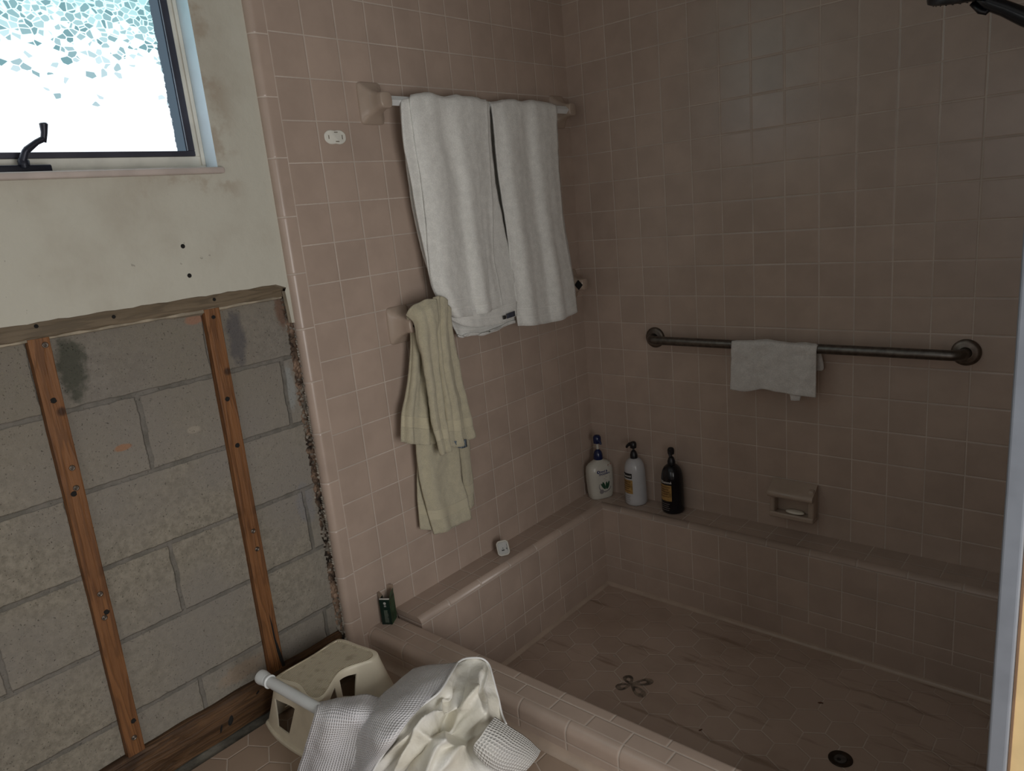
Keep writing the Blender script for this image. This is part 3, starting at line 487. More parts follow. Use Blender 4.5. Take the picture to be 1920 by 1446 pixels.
# block wall
struct(mk('wall_block', [(-.06, -3.4, -1.97), (-.06, -1.30, -1.97), (-.06, -1.30, -.70), (-.06, -3.4, -.70)], [(0, 1, 2, 3)], M_['block']))
# painted wall with the window opening and a ragged cut bottom edge
def jag(y): return -.7535 + .0010 * math.sin(y * 61) + .0007 * math.sin(y * 173 + 1) + (0 if y < -1.372 else (y + 1.372) * -.55)
W0, W1, WB, WT = -2.62, -1.486, -.4435, .40
ys = sorted(set([-3.4, W0, W1, yb] + [round(-3.4 + i * .02, 3) for i in range(103)]))
mb = MB()
for a, b in zip(ys[:-1], ys[1:]):
    zt = WB if (a >= W0 - 1e-6 and b <= W1 + 1e-6) else .5
    mb.add([(-.02, a, jag(a)), (-.02, b, jag(b)), (-.02, b, zt), (-.02, a, zt)], [(0, 1, 2, 3)])
    if zt < .4: mb.add([(-.02, a, WT), (-.02, b, WT), (-.02, b, .5), (-.02, a, .5)], [(0, 1, 2, 3)])
    mb.add([(-.038, a, jag(a) - .002), (-.038, b, jag(b) - .002), (-.02, b, jag(b)), (-.02, a, jag(a))], [(0, 1, 2, 3)], 1)
# sliver of painted board left hanging beside the tile
mb.add([(-.019, -1.356, -.775), (-.019, yb, -.75), (-.019, yb, -.865), (-.019, -1.351, -.864), (-.019, -1.353, -.82)], [(0, 1, 2, 3, 4)])
mb.add([(-.035, -1.356, -.775), (-.019, -1.356, -.775), (-.019, -1.353, -.82), (-.019, -1.351, -.864), (-.035, -1.351, -.864), (-.035, -1.353, -.82)], [(0, 1, 2, 5), (5, 2, 3, 4)], 1)
# reveals
mb.add([(-.02, W1, WB), (-.13, W1, WB), (-.13, W1, WT), (-.02, W1, WT)], [(0, 1, 2, 3)], 2)
mb.add([(-.02, W0, WB), (-.13, W0, WB), (-.13, W0, WT), (-.02, W0, WT)], [(0, 1, 2, 3)], 2)
mb.add([(-.02, W0, WT), (-.02, W1, WT), (-.13, W1, WT), (-.13, W0, WT)], [(0, 1, 2, 3)], 2)
struct(mb.build('wall_window', [M_['drywall'], M_['paper'], M_['reveal']]))
# mortar bed showing in the gap beside the tile
rnd = random.Random(3); v = []; f = []; NZ = 190; NX = 6
for i in range(NZ + 1):
    z = -1.95 + (1.19) * i / NZ
    for j in range(NX + 1):
        t = j / NX; x = -.062 + t * .040
        y = -1.334 - .016 * (1 - t) * (.4 + .6 * rnd.random()) + (rnd.random() - .5) * .006
        v.append((x, y, z + (rnd.random() - .5) * .003))
for i in range(NZ):
    for j in range(NX):
        a = i * (NX + 1) + j; f.append((a, a + 1, a + NX + 2, a + NX + 1))
struct(mk('trim_2', v, f, [M_['mortar'], M_['crumb']], smooth=False, fm=[1 if (rnd.random() < .28 + .3 * math.sin(i // NX * .11)) else 0 for i in range(len(f))]))
# crumbly white edge of thinset right against the bullnose
mb = MB()
for i in range(150):
    if rnd.random() < .4: continue
    z = -1.94 + 1.07 * (i / 150); s_ = .0025 + .003 * rnd.random()
    mb.tube([(-.0225, yb - .001, z), (-.0235 + .002 * (rnd.random() - .5), yb - .0035 - .004 * rnd.random() * (1 if .3 < i / 150 < .75 else .35), z + .004)], [s_, s_ * .5], n=5)
struct(mb.build('trim_3', M_['crumb']))

# ledges inside the shower (profiles extruded along the walls)
def arc(cx, cy, r, a0, a1, n=7): return [(cx + r * math.cos(R(a0 + (a1 - a0) * i / n)), cy + r * math.sin(R(a0 + (a1 - a0) * i / n))) for i in range(n + 1)]
def ledge(name, depth, a0, a1, axis, mats):
    pr = [(0, -1.843)] + arc(depth - .021, -1.864, .021, 90, 0) + [(depth, -2.12), (depth, -2.196)] + arc(depth + .015, -2.196, .015, 180, 270, 5)[1:]
    seg = [0] + [1] * 7 + [2, 3] + [4] * 5
    v = []; f = []
    for t in (a0, a1):
        for p, z in pr:
            if axis == 1: v.append((p, t if t < -.5 else -p * .135 / .124, z))
            else: v.append((t if t > .5 else p * .124 / .135, -p, z))
    n = len(pr)
    for i in range(n - 1): f.append((i, i + 1, n + i + 1, n + i) if axis == 0 else (i, n + i, n + i + 1, i + 1))
    fm = seg[:]
    f.append(tuple(range(10))); fm.append(2)
    o = mk(name, v, f, mats, smooth=False, fm=fm)
    for i, p in enumerate(o.data.polygons): p.use_smooth = 1 <= i <= 7 or 10 <= i < n - 1
    return struct(o)
ledge('trim_4', .124, -1.158, -.0, 1, [M_['topL'], M_['nosL'], M_['lipL'], M_['baseL'], M_['cove']])
ledge('trim_5', .135, .0, 1.66, 0, [M_['topR'], M_['nosR'], M_['lipR'], M_['baseR'], M_['cove']])
# curb
pr = ([(-1.300, -1.9495)] + arc(-1.298, -1.9315, .018, 270, 360, 4)[0:0] + [(-1.292, -1.9475), (-1.284, -1.940), (-1.280, -1.930), (-1.280, -1.907)]
      + arc(-1.255, -1.885, .025, 180, 90, 8) + [(-1.2535, -1.860), (-1.206, -1.860)] + arc(-1.181, -1.876, .016, 90, 0, 6) + [(-1.165, -2.12), (-1.165, -2.21)])
n = len(pr); seg = []
for i in range(n - 1):
    y, z = (pr[i][0] + pr[i + 1][0]) / 2, (pr[i][1] + pr[i + 1][1]) / 2
    seg.append(0 if z < -1.93 and y < -1.25 else 1 if z < -1.907 and y < -1.25 else 2 if y < -1.2536 else 3 if y < -1.206 else 4 if z > -1.90 else 5)
v = []; f = []
for x in (0., 1.70):
    for y, z in pr: v.append((x, y, z))
for i in range(n - 1): f.append((i, n + i, n + i + 1, i + 1))
o = mk('trim_6', v, f, [M_['cove'], M_['curbFace'], M_['curbNose'], M_['curbTop'], M_['curbIn'], M_['curbFace']], smooth=True, fm=seg, sharp=50)
struct(o)
# floors
struct(mk('floor', [(0, -3.4, -1.95), (3., -3.4, -1.95), (3., -1.27, -1.95), (0, -1.27, -1.95), (0, -3.4, -1.957), (0, -1.27, -1.957)], [(0, 1, 2, 3), (0, 3, 5, 4)], M_['hexB']))
struct(mk('floor_shower', [(.10, -1.17, -2.21), (1.70, -1.17, -2.21), (1.70, -.12, -2.21), (.10, -.12, -2.21)], [(0, 1, 2, 3)], M_['hexS']))
gx = [(-.09, -.06, 0), (-.06, -.03, 1), (-.03, .002, 2)]
v = []; f = []; N_ = 80
for i in range(N_ + 1):
    y = -3.4 + 2.1 * i / N_
    for x, h in ((-.08, .004), (-.04, .003), (-.02, .0), (.002, -.002)): v.append((x, y, -1.957 + h + (rnd.random() - .5) * .003))
for i in range(N_):
    for j in range(3): a = i * 4 + j; f.append((a, a + 1, a + 5, a + 4))
struct(mk('floor_strip', v, f, M_['slab']))
# right hand shower wall: tiled inside, painted end with a metal jamb
mb = MB()
mb.add([(1.662, 0, -2.3), (1.662, -1.29, -2.3), (1.662, -1.29, .5), (1.662, 0, .5)], [(0, 1, 2, 3)], 0)
mb.add([(1.662, -1.30, -1.95), (1.82, -1.30, -1.95), (1.82, -1.30, .5), (1.662, -1.30, .5)], [(0, 1, 2, 3)], 1)
mb.add([(1.82, -1.30, -1.95), (1.82, .1, -1.95), (1.82, .1, .5), (1.82, -1.30, .5)], [(0, 1, 2, 3)], 1)
mb.add([(1.662, -1.29, -2.3), (1.662, -1.30, -2.3), (1.662, -1.30, .5), (1.662, -1.29, .5)], [(0, 1, 2, 3)], 1)
struct(mb.build('wall_right', [M_['wallL'], M_['creamw']]))
mb = MB(); mb.box(1.6525, 1.678, -1.318, -1.285, -1.95, .5, bev=.004)
mb.box(1.6785, 1.6815, -1.309, -1.29, -1.95, .5, mi=1)
struct(mb.build('trim_7', [M_['jamb'], simple('jamb_shadow_gap', (.20, .12, .07), .8)]))
# rest of the room
struct(mk('ceiling', [(-.2, -3.4, .5), (3., -3.4, .5), (3., .1, .5), (-.2, .1, .5)], [(0, 1, 2, 3)], M_['roomw']))
struct(mk('wall_rear', [(-.1, -3.4, -1.96), (3., -3.4, -1.96), (3., -3.4, .5), (-.1, -3.4, .5)], [(0, 1, 2, 3)], M_['roomw']))
struct(mk('wall_entry', [(3., -3.4, -1.96), (3., .1, -1.96), (3., .1, .5), (3., -3.4, .5)], [(0, 1, 2, 3)], M_['roomw']))

# ------------------------------------------------------------------ window
w = empty('window_1', (-.08, -2.05, -.44), 'steel casement window with obscure patterned glass above the bare block wall', 'window', kind='structure')
def ring(mbd, x0, x1, y0, y1, z0, z1, t, mi=0, tb=None, bev=.0015):
    tb = tb or t
    mbd.box(x0, x1, y0, y1, z0, z0 + tb, mi, bev); mbd.box(x0, x1, y0, y1, z1 - tb, z1, mi, bev)
    mbd.box(x0, x1, y0, y0 + t, z0 + tb, z1 - tb, mi, bev); mbd.box(x0, x1, y1 - t, y1, z0 + tb, z1 - tb, mi, bev)
mb = MB(); ring(mb, -.115, -.080, W0 + .001, -1.4865, -.443, .399, .022, tb=.033)
ring(mb, -.080, -.074, W0 + .001, -1.4865, -.443, .399, .010, tb=.010)
mb.build('window_frame', M_['crm'], w)
mb = MB(); ring(mb, -.112, -.0755, W0 + .024, -1.5085, -.4095, .376, .0195, tb=.0125); s_ = mb.build('sash', M_['sash'], w)
mb = MB(); mb.box(-.0765, -.0745, -1.5285, -1.5265, -.397, .36, bev=.0006); mb.build('glazing_bead', simple('bright_glazing_bead', (.35, .42, .5), .3), s_)
mk('glass_pane', [(-.083, W0 + .03, -.40), (-.083, -1.526, -.40), (-.083, -1.526, .37), (-.083, W0 + .03, .37)], [(0, 1, 2, 3)], M_['pane'], w)
mb = MB(); mb.box(-.125, .0, W0 - .012, -1.4775, -.4595, -.4437, bev=.005); mb.build('window_sill', M_['sill'], w)
c = MB(); c.box(-.072, -.050, -2.03, -1.852, -.4435, -.4255, bev=.003)
c.lathe([(.011, -.4265), (.0115, -.418), (.008, -.412)], (-.05, -1.905, 0), n=16)
c.tube([(-.05, -1.905, -.43), (-.046, -1.906, -.415), (-.040, -1.900, -.400), (-.040, -1.895, -.395)], [.0085, .008, .007, .007], n=12)
c.tube([(-.040, -1.897, -.397), (-.038, -1.875, -.381), (-.038, -1.860, -.374)], [.0075, .006, .0065], n=12)
c.tube([(-.040, -1.8615, -.381), (-.036, -1.857, -.362), (-.034, -1.855, -.344), (-.034, -1.855, -.342)], [.006, .0065, .0085, .006], n=14)
c.build('crank_handle', M_['crank'], w, smooth=True, sharp=45)

# ------------------------------------------------------------------ wood on the block wall
def strip(y0, y1, y0b, y1b, label, screws, split=False):
    e = empty('furring_strip', (-.05, (y0 + y1) / 2, -1.845), label, 'furring strip', 'vertical furring strips on the block wall')
    N = 60; v = []; f = []; zt, zb = -.79, -1.846
    for i in range(N + 1):
        t = i / N; z = zt + (zb - zt) * t; a = y0 + (y0b - y0) * t + .0004 * math.sin(i * .37) + rnd.random() * .0004; b = y1 + (y1b - y1) * t + .0004 * math.sin(i * .3 + 2) + rnd.random() * .0004
        v += [(-.0595, a, z), (-.0405, a + .0008, z), (-.0395, a + .003, z), (-.0395, b - .003, z), (-.0405, b - .0008, z), (-.0595, b, z)]
    for i in range(N):
        for j in range(5): q = i * 6 + j; f.append((q, q + 1, q + 7, q + 6))
    f.append(tuple(range(6))); f.append(tuple(N * 6 + j for j in range(6)))
    mk('strip_board', v, f, M_['wood'], e)
    for y, z, hole in screws:
        m = MB()
        if hole:
            m.lathe([(.0, -.0392), (.0065 if hole > 1 else .004, -.0388), (.005, -.0380)], (0, 0, 0), n=14, axis='x'); m.v = [(a[0], a[1] * random.uniform(.8, 1.2) + y, a[2] + z) for a in m.v]
            m.build('knot_hole', M_['dark'], e)
        else:
            m.lathe([(.0062, -.0395), (.0066, -.0375), (.0045, -.0368), (.0038, -.0385), (.0028, -.0388), (.002, -.0365), (.0004, -.036)], (0, y, z), n=16, axis='x')
            m.build('screw', M_['steel2'], e, smooth=True)
    if split:
        mk('split_crack', [(-.0388, -1.5655, -1.66), (-.0388, -1.5615, -1.70), (-.0388, -1.5600, -1.75), (-.0388, -1.552, -1.80), (-.0388, -1.546, -1.843), (-.0388, -1.556, -1.843), (-.0388, -1.563, -1.79), (-.0388, -1.5655, -1.74)],
           [(0, 1, 2, 3, 4, 5, 6, 7)], M_['dark'], e)
    return e
strip(-1.984, -1.940, -1.993, -1.951, 'reddish wooden furring strip under the window, left of the two on the block wall',
      [(-1.952, -.806, 0), (-1.962, -.93, 2), (-1.959, -1.09, 0), (-1.961, -1.138, 0), (-1.968, -1.150, 2), (-1.966, -1.405, 0), (-1.969, -1.466, 0), (-1.962, -1.455, 2), (-1.963, -1.757, 2), (-1.970, -1.80, 0)])
strip(-1.583, -1.541, -1.594, -1.548, 'reddish wooden furring strip with a long split at its foot, nearer the tiles',
      [(-1.562, -.812, 1), (-1.566, -1.03, 2), (-1.563, -1.16, 2), (-1.5655, -1.409, 0), (-1.564, -1.464, 0)], True)
e = empty('nailing_board', (-.04, -2.0, -.79), 'dusty brown horizontal nailer along the torn lower edge of the painted wall', 'board')
v = []; f = []; N = 120
for i in range(N + 1):
    y = -3.39 + (3.39 - 1.349) * i / N; j = .0012 * math.sin(i * 1.3) + rnd.random() * .0012
    v += [(-.0590, y, -.70), (-.0395, y, -.70), (-.0385, y, -.787 + j), (-.0400, y, -.790 + j), (-.0590, y, -.792 + j)]
for i in range(N):
    for j in range(4): q = i * 5 + j; f.append((q, q + 1, q + 6, q + 5))
f.append(tuple(range(5))); f.append(tuple(N * 5 + j for j in range(5)))
mk('nailer_board', v, f, M_['band'], e)
# ragged plaster lip under it
v = []; f = []; N = 160
for i in range(N + 1):
    y = -3.39 + (3.39 - 1.355) * i / N; d = .003 + .006 * max(0, math.sin(i * .21) * math.sin(i * .07 + 1)) + rnd.random() * .002
    v += [(-.0585, y, -.788), (-.044, y, -.7885), (-.042, y, -.793 - d * .4), (-.0585, y, -.794 - d)]
for i in range(N):
    for j in range(3): q = i * 4 + j; f.append((q, q + 1, q + 5, q + 4))
mk('plaster_lip', v, f, M_['paper'], e)
for y, z in ((-1.551, -.768), (-1.80, -.770), (-1.96, -.763)):
    m = MB(); m.lathe([(.0, -.0383), (.0045, -.0380), (.004, -.0372), (0.001, -.0368)], (0, y, z), n=12, axis='x'); m.build('nail_hole', M_['dark'], e)
e = empty('sole_plate', (-.045, -2.2, -1.955), 'dark gouged wooden sole plate on the floor below the furring strips', 'board')
v = []; f = []; N = 260; K = 14
for i in range(N + 1):
    y = -3.39 + (3.39 - 1.345) * i / N
    pts = [(-.0595, -1.845)] + [(-.040 + (.006 * (1 - abs(2 * t - 1))), -1.846 - .104 * t) for t in [j / K for j in range(K + 1)]]
    for j, (x, z) in enumerate(pts):
        g = .0035 * max(0, math.sin(y * 70 + z * 90)) * max(0, math.sin(y * 13 + 1)) if 1 < j < K else 0
        v.append((x - g + (rnd.random() - .5) * .001, y, z + .0014 * math.sin(y * 40)))
m_ = K + 2
for i in range(N):
    for j in range(m_ - 1): q = i * m_ + j; f.append((q, q + 1, q + m_ + 1, q + m_))
f.append(tuple(range(m_))); f.append(tuple(N * m_ + j for j in range(m_)))
mk('plate_board', v, f, M_['plate'], e, smooth=True)
for y, z, a, b in ((-1.733, -1.905, .008, .014), (-1.762, -1.912, .003, .012), (-1.644, -1.872, .004, .004)):
    m = MB(); m.lathe([(1., -.0345), (.6, -.0325), (.1, -.032)], (0, 0, 0), n=12, axis='x'); m.v = [(q[0], q[1] * a + y + q[2] * .004, q[2] * b + z) for q in m.v]; m.build('gouge_hole', M_['dark'], e)
# drill holes in the painted wall
for y, z, lab in ((-1.614, -.627, 'small dark drill hole in the painted wall, the upper of two'), (-1.612, -.699, 'small dark drill hole in the painted wall, the lower of two')):
    m = MB(); m.lathe([(.0055, -.0196), (.0042, -.0188), (.001, -.0193)], (0, y, z), n=14, axis='x'); o = m.build('screw_hole', M_['dark']); tagset(o, lab, 'hole', 'drill holes under the window')

# ------------------------------------------------------------------ towel bars
def post(name, label, cy, cz, w, h, parent=None, d=.072, group=None, cup=.021):
    """square ceramic base flaring into a round socket"""
    base = empty(name, (0, cy, cz), label, 'towel bar post', group) if parent is None else parent
    m = MB(); n = 32; secs = []
    for x, s, ex in ((.0, 1., 9), (.004, 1., 8), (.007, .96, 7), (.014, .80, 6), (.024, .64, 5), (.034, .53, 4.2), (.044, .47, 3.8), (.055, .44, 3.6), (d, .42, 3.4), (d + .004, .40, 3.2), (d + .0055, .36, 3.0)):
        secs.append((x, s, ex))
    v = []; f = []
    for x, s, ex in secs:
        for k in range(n):
            a = 2 * math.pi * (k + .5) / n; ca, sa = math.cos(a), math.sin(a)
            hw = max(w / 2 * s, cup * (1. if x < d + .003 else s / .42)); hh = max(h / 2 * s * (.92 if x > .05 else 1.), cup * (1. if x < d + .003 else s / .42))
            v.append((x, cy + math.copysign(abs(ca) ** (2 / ex), ca) * hw, cz + math.copysign(abs(sa) ** (2 / ex), sa) * hh))
    for i in range(len(secs) - 1):
        for k in range(n): f.append((i * n + k, i * n + (k + 1) % n, (i + 1) * n + (k + 1) % n, (i + 1) * n + k))
    f.append(tuple((len(secs) - 1) * n + k for k in range(n)))
    m.add(v, f); o = m.build('bar_post', M_['ceramic'], base, smooth=True)
    return base, o
tb = empty('towel_bar', (0, -.53, -.277), 'white bar between pink ceramic posts, upper rail on the tiled wall carrying two white towels', 'towel bar')
post('', '', -.987, -.278, .088, .118, parent=tb)
post('', '', -.080, -.276, .088, .118, parent=tb)
m = MB(); q = .0135
m.add([(.06 + dx, y, -.277 + dz) for y in (-.975, -.092) for dx, dz in ((-q, 0), (0, q), (q, 0), (0, -q))], [(0, 1, 5, 4), (1, 2, 6, 5), (2, 3, 7, 6), (3, 0, 4, 7), (0, 3, 2, 1), (4, 5, 6, 7)])
m.build('bar', M_['whitebar'], tb)
p1, _ = post('towel_bar_post', 'pink ceramic bar post without its bar, holding the cream towel', -.990, -.934, .088, .116, group='lower posts of the missing towel bar')
m = MB(); m.add([(.0815, -.990 + a, -.934 + b) for a, b in ((-.012, 0), (0, .012), (.012, 0), (0, -.012))], [(0, 1, 2, 3)]); m.build('socket', M_['dark'], p1)
p2, _ = post('towel_bar_post', 'pink ceramic bar post in the corner with an empty socket, beside the narrower white towel', -.080, -.934, .088, .116, group='lower posts of the missing towel bar')
m = MB(); m.box(.046, .074, -.1035, -.1015, -.948, -.920, M=Matrix.Translation((.060, 0, -.934)) @ Matrix.Rotation(R(45), 4, 'Y') @ Matrix.Translation((-.060, 0, .934))); m.build('socket', M_['dark'], p2)

# ------------------------------------------------------------------ hanging towels
def rid(fr, amp, ph=0., grow=.6):
    def g(u, v):
        s_ = np.sin(u * fr + ph + v * 1.3 + .5 * np.sin(v * 3 + ph)); t_ = np.sin(u * fr * 1.9 + ph * 2 - v * 2.1)
        return amp * (grow * v + 1 - grow) * (1.25 * np.abs(s_) ** .7 * np.sign(s_) + .55 * t_)
    return g
t = empty('bath_towel', (.06, -.73, -.277), 'wide white bath towel folded over the bar, layered at the bottom, with a dark label', 'towel', 'white towels on the upper bar')
sheet('back_layer', 't1_back', M_['towel'], t, amp=.003, ridge=rid(11, .003), thick=.007)
sheet('middle_layer', 't1_mid', M_['towel'], t, amp=.003, ridge=rid(9, .002, 1), thick=.006, seed=3)
sheet('front_layer', 't1_front', M_['towel'], t, nu=12, amp=.0035, ridge=rid(13, .0052, 2), thick=.007, seed=6)
sheet('care_label', 't1_tag', simple('slate_blue_label', (.045, .05, .075), .7), t, nu=3, nv=3, amp=0, thick=.0008)
sheet('size_mark', 't1_mark', simple('black_print', (.02, .02, .02), .7), t, nu=2, nv=2, amp=0, thick=.0008)
t = empty('bath_towel', (.06, -.33, -.277), 'narrower white bath towel hanging next to the corner on the upper bar', 'towel', 'white towels on the upper bar')
sheet('back_layer', 't2_back', M_['towel'], t, amp=.003, ridge=rid(10, .003), thick=.006, seed=11)
sheet('front_layer', 't2_front', M_['towel'], t, nu=12, amp=.0035, ridge=rid(14, .0052, .5), thick=.007, seed=12)
t = empty('hand_towel', (.07, -.95, -.90), 'cream terry hand towel bunched over the lower ceramic post', 'towel')
sheet('rear_flap', 'c_low_left', M_['creamt'], t, amp=.003, thick=.006, seed=21)
sheet('rear_flap', 'c_low_right', M_['creamt'], t, amp=.003, thick=.006, seed=22)
sheet('rear_flap', 'c_low', M_['creamt'], t, amp=.004, ridge=rid(10, .003), thick=.007, seed=23)
sheet('side_fold', 'c_left', M_['creamt'], t, amp=.004, ridge=rid(14, .006), thick=.007, seed=24)
sheet('side_fold', 'c_right', M_['creamt'], t, amp=.004, ridge=rid(16, .006, 2), thick=.007, seed=25)
sheet('centre_fold', 'c_mid', M_['creamt'], t, amp=.004, ridge=rid(12, .005, 1), thick=.008, seed=26)
sheet('care_label', 'c_tag', simple('grey_blue_label', (.17, .22, .26), .7, var=.4, nscale=120), t, nu=3, nv=3, amp=.001, ns=60, thick=.0008)

# ------------------------------------------------------------------ grab bar and washcloth
g = empty('grab_bar', (.86, 0, -1.155), 'brushed steel grab bar with round flanges across the back wall', 'grab bar')
x0, x1, zb, yc = .335, 1.380, -1.153, -.056
pts = [(x0, -.006, zb), (x0, -.025, zb)] + [(x0 + .031 * (1 - math.cos(R(a))), -.025 - .031 * math.sin(R(a)), zb) for a in range(15, 91, 15)]
pts += [(x, yc, zb) for x in np.linspace(x0 + .08, x1 - .08, 12)]
pts += [(x1 - .031 * (1 - math.cos(R(a))), -.025 - .031 * math.sin(R(a)), zb) for a in range(90, 0, -15)] + [(x1, -.025, zb), (x1, -.006, zb)]
m = MB(); m.tube(pts, .016, n=24); m.build('rail', M_['steel'], g, smooth=True)
for x in (x0, x1):
    m = MB(); m.lathe([(.040, -.0005), (.040, -.004), (.037, -.009), (.030, -.0115), (.019, -.0125), (.0165, -.014), (.0160, -.012)], (x, 0, zb), n=40, axis='y')
    m.build('flange', M_['steel2'], g, smooth=True)
t = empty('washcloth', (.81, -.056, -1.14), 'small white washcloth draped over the steel grab bar', 'washcloth')
sheet('front_half', 'w_front', M_['cloth'], t, nu=8, nv=10, amp=.004, ns=26, thick=.004, seed=31)
sheet('back_half', 'w_back', M_['cloth'], t, amp=.003, thick=.004, seed=32)
sheet('care_label', 'w_tag', M_['cloth'], t, nu=4, nv=3, amp=.001, thick=.001, seed=33)

# ------------------------------------------------------------------ soap dish
sd = empty('soap_dish', (.87, 0, -1.72), 'pink ceramic wall soap dish with a hooded top under the grab bar', 'soap dish')
X0, X1, ZT, ZB = .797, .955, -1.650, -1.785
m = MB()
m.box(X0, X1, -.008, .0, ZB, ZT, bev=.004)
m.box(X0 + .001, X0 + .018, -.044, -.002, ZB + .002, ZT - .02, bev=.006); m.box(X1 - .022, X1 - .001, -.046, -.002, ZB + .002, ZT - .012, bev=.006)
m.box(X0, X1, -.048, -.002, ZB, ZB + .018, bev=.008)
m.box(X0, X1, -.054, -.041, ZB + .002, ZB + .023, bev=.006)
m.build('dish_body', M_['ceramic'], sd, smooth=True, sharp=60)
pr = [(-.004, ZT), (-.016, ZT - .004), (-.030, ZT - .016), (-.046, ZT - .024), (-.060, ZT - .030), (-.067, ZT - .040), (-.064, ZT - .050), (-.055, ZT - .053), (-.040, ZT - .047), (-.020, ZT - .042), (-.004, ZT - .040)]
v = []; f = []
for i, x in enumerate((X0, X0 + .004, X1 - .004, X1)):
    for y, z in pr:
        k = .985 if i in (0, 3) else 1.; v.append((x, y * k, ZT - .025 + (z - ZT + .025) * k))
n = len(pr)
for i in range(3):
    for j in range(n): f.append((i * n + j, i * n + (j + 1) % n, (i + 1) * n + (j + 1) % n, (i + 1) * n + j))
f.append(tuple(range(n))); f.append(tuple(3 * n + j for j in range(n)))
m = MB(); m.add(v, f); m.build('hood', M_['ceramic'], sd, smooth=True, sharp=55)
m = MB(); m.lathe([(.2, 0), (.75, .001), (1., .004), (1., .007), (.8, .0105), (.3, .012)], (0, 0, 0), n=32)
m.v = [(.882 + a * .033, -.0245 + b * .0165, ZB + .0185 + c_) for a, b, c_ in m.v]
o = m.build('soap_bar', simple('pale_used_soap', (.85, .78, .66), .45, var=.06), smooth=True); tagset(o, 'thin pale oval sliver of soap lying in the ceramic dish', 'soap')

# ------------------------------------------------------------------ bottles
def text_mesh(txt, size, bold=.0):
    c = bpy.data.curves.new('t', 'FONT'); c.body = txt; c.size = size; c.align_x = 'CENTER'; c.align_y = 'CENTER'; c.offset = bold; c.resolution_u = 3
    o = bpy.data.objects.new('t', c); COL.objects.link(o); dg = bpy.context.evaluated_depsgraph_get()
    me = bpy.data.meshes.new_from_object(o.evaluated_get(dg)); v = [tuple(q.co) for q in me.vertices]; f = [tuple(p.vertices) for p in me.polygons]
    bpy.data.objects.remove(o); bpy.data.meshes.remove(me); bpy.data.curves.remove(c); return v, f
def wrap(v, c, r, az, h, lift=.0004):
    """flat (x,y) text coordinates onto an upright cylinder"""
    rr = r + lift
    return [(c[0] + rr * math.cos(az + a / rr), c[1] + rr * math.sin(az + a / rr), c[2] + h + b) for a, b, _ in v]
def patch(c, r, az, half, h0, h1, lift=.0003, n=14):
    v = []; f = []
    for i in range(n + 1):
        a = az - half + 2 * half * i / n
        for h in (h0, h1): v.append((c[0] + (r(h) + lift) * math.cos(a), c[1] + (r(h) + lift) * math.sin(a), c[2] + h))
    for i in range(n): f.append((2 * i, 2 * i + 2, 2 * i + 3, 2 * i + 1))
    return v, f
prof = [(.030, 0), (.0405, .001), (.0445, .006), (.0450, .02), (.0445, .06), (.0435, .11), (.0425, .14), (.0405, .158), (.037, .172), (.031, .184), (.022, .1925), (.0145, .196)]
def rad(h): return float(np.interp(h, [p[1] for p in prof], [p[0] for p in prof]))
INK = {'w': simple('white_ink', (.55, .53, .5), .6), 'k': simple('black_ink', (.006, .006, .006), .5), 'gold': simple('gold_label', (.36, .215, .065), .4, var=.2, nscale=60),
       'br': simple('brown_ink', (.12, .045, .02), .6), 'blue': simple('navy_ink', (.01, .02, .12), .5), 'gry': simple('grey_ink', (.22, .2, .2), .6), 'red': simple('red_ink', (.30, .02, .015), .5),
       'grn': simple('leaf_green_ink', (.015, .06, .03), .5), 'tan': simple('tan_ink', (.36, .30, .2), .5)}
def pump(e, c, m_, az, h0=.194, kind=0):
    K = 1.28 if kind else 1.
    m = MB(); m.lathe([(.0150 * K, h0), (.0155 * K, h0 + .004), (.0150 * K, h0 + .016 * K), (.0115 * K, h0 + .027 * K), (.0085, h0 + .032 * K), (.006, h0 + .034 * K)], c, n=26); m.build('pump_collar', m_, e, smooth=True, sharp=50)
    m = MB(); m.lathe([(.0045 * K, h0 + .026), (.0045 * K, h0 + .044 + (.030 if kind else 0))], c, n=14); m.build('pump_stem', M_['white'] if kind else m_, e, smooth=True)
    m = MB(); hh = h0 + .042 + (.026 if kind else 0)
    m.lathe([(.006 * K, hh), (.0125 * K, hh + .003), (.0135 * K, hh + .012 * K), (.0130 * K, hh + .022 * K), (.0095 * K, hh + .028 * K), (.004, hh + .030 * K)], c, n=26)
    d = Vector((math.cos(az), math.sin(az), 0)); cc = Vector(c) + Vector((0, 0, hh + .019))
    m.tube([cc, cc + d * .016 + Vector((0, 0, -.002)), cc + d * .026 + Vector((0, 0, -.010)), cc + d * .029 + Vector((0, 0, -.017))], [.009, .0075, .0055, .0042], n=12)
    m.build('pump_head', m_, e, smooth=True, sharp=50)
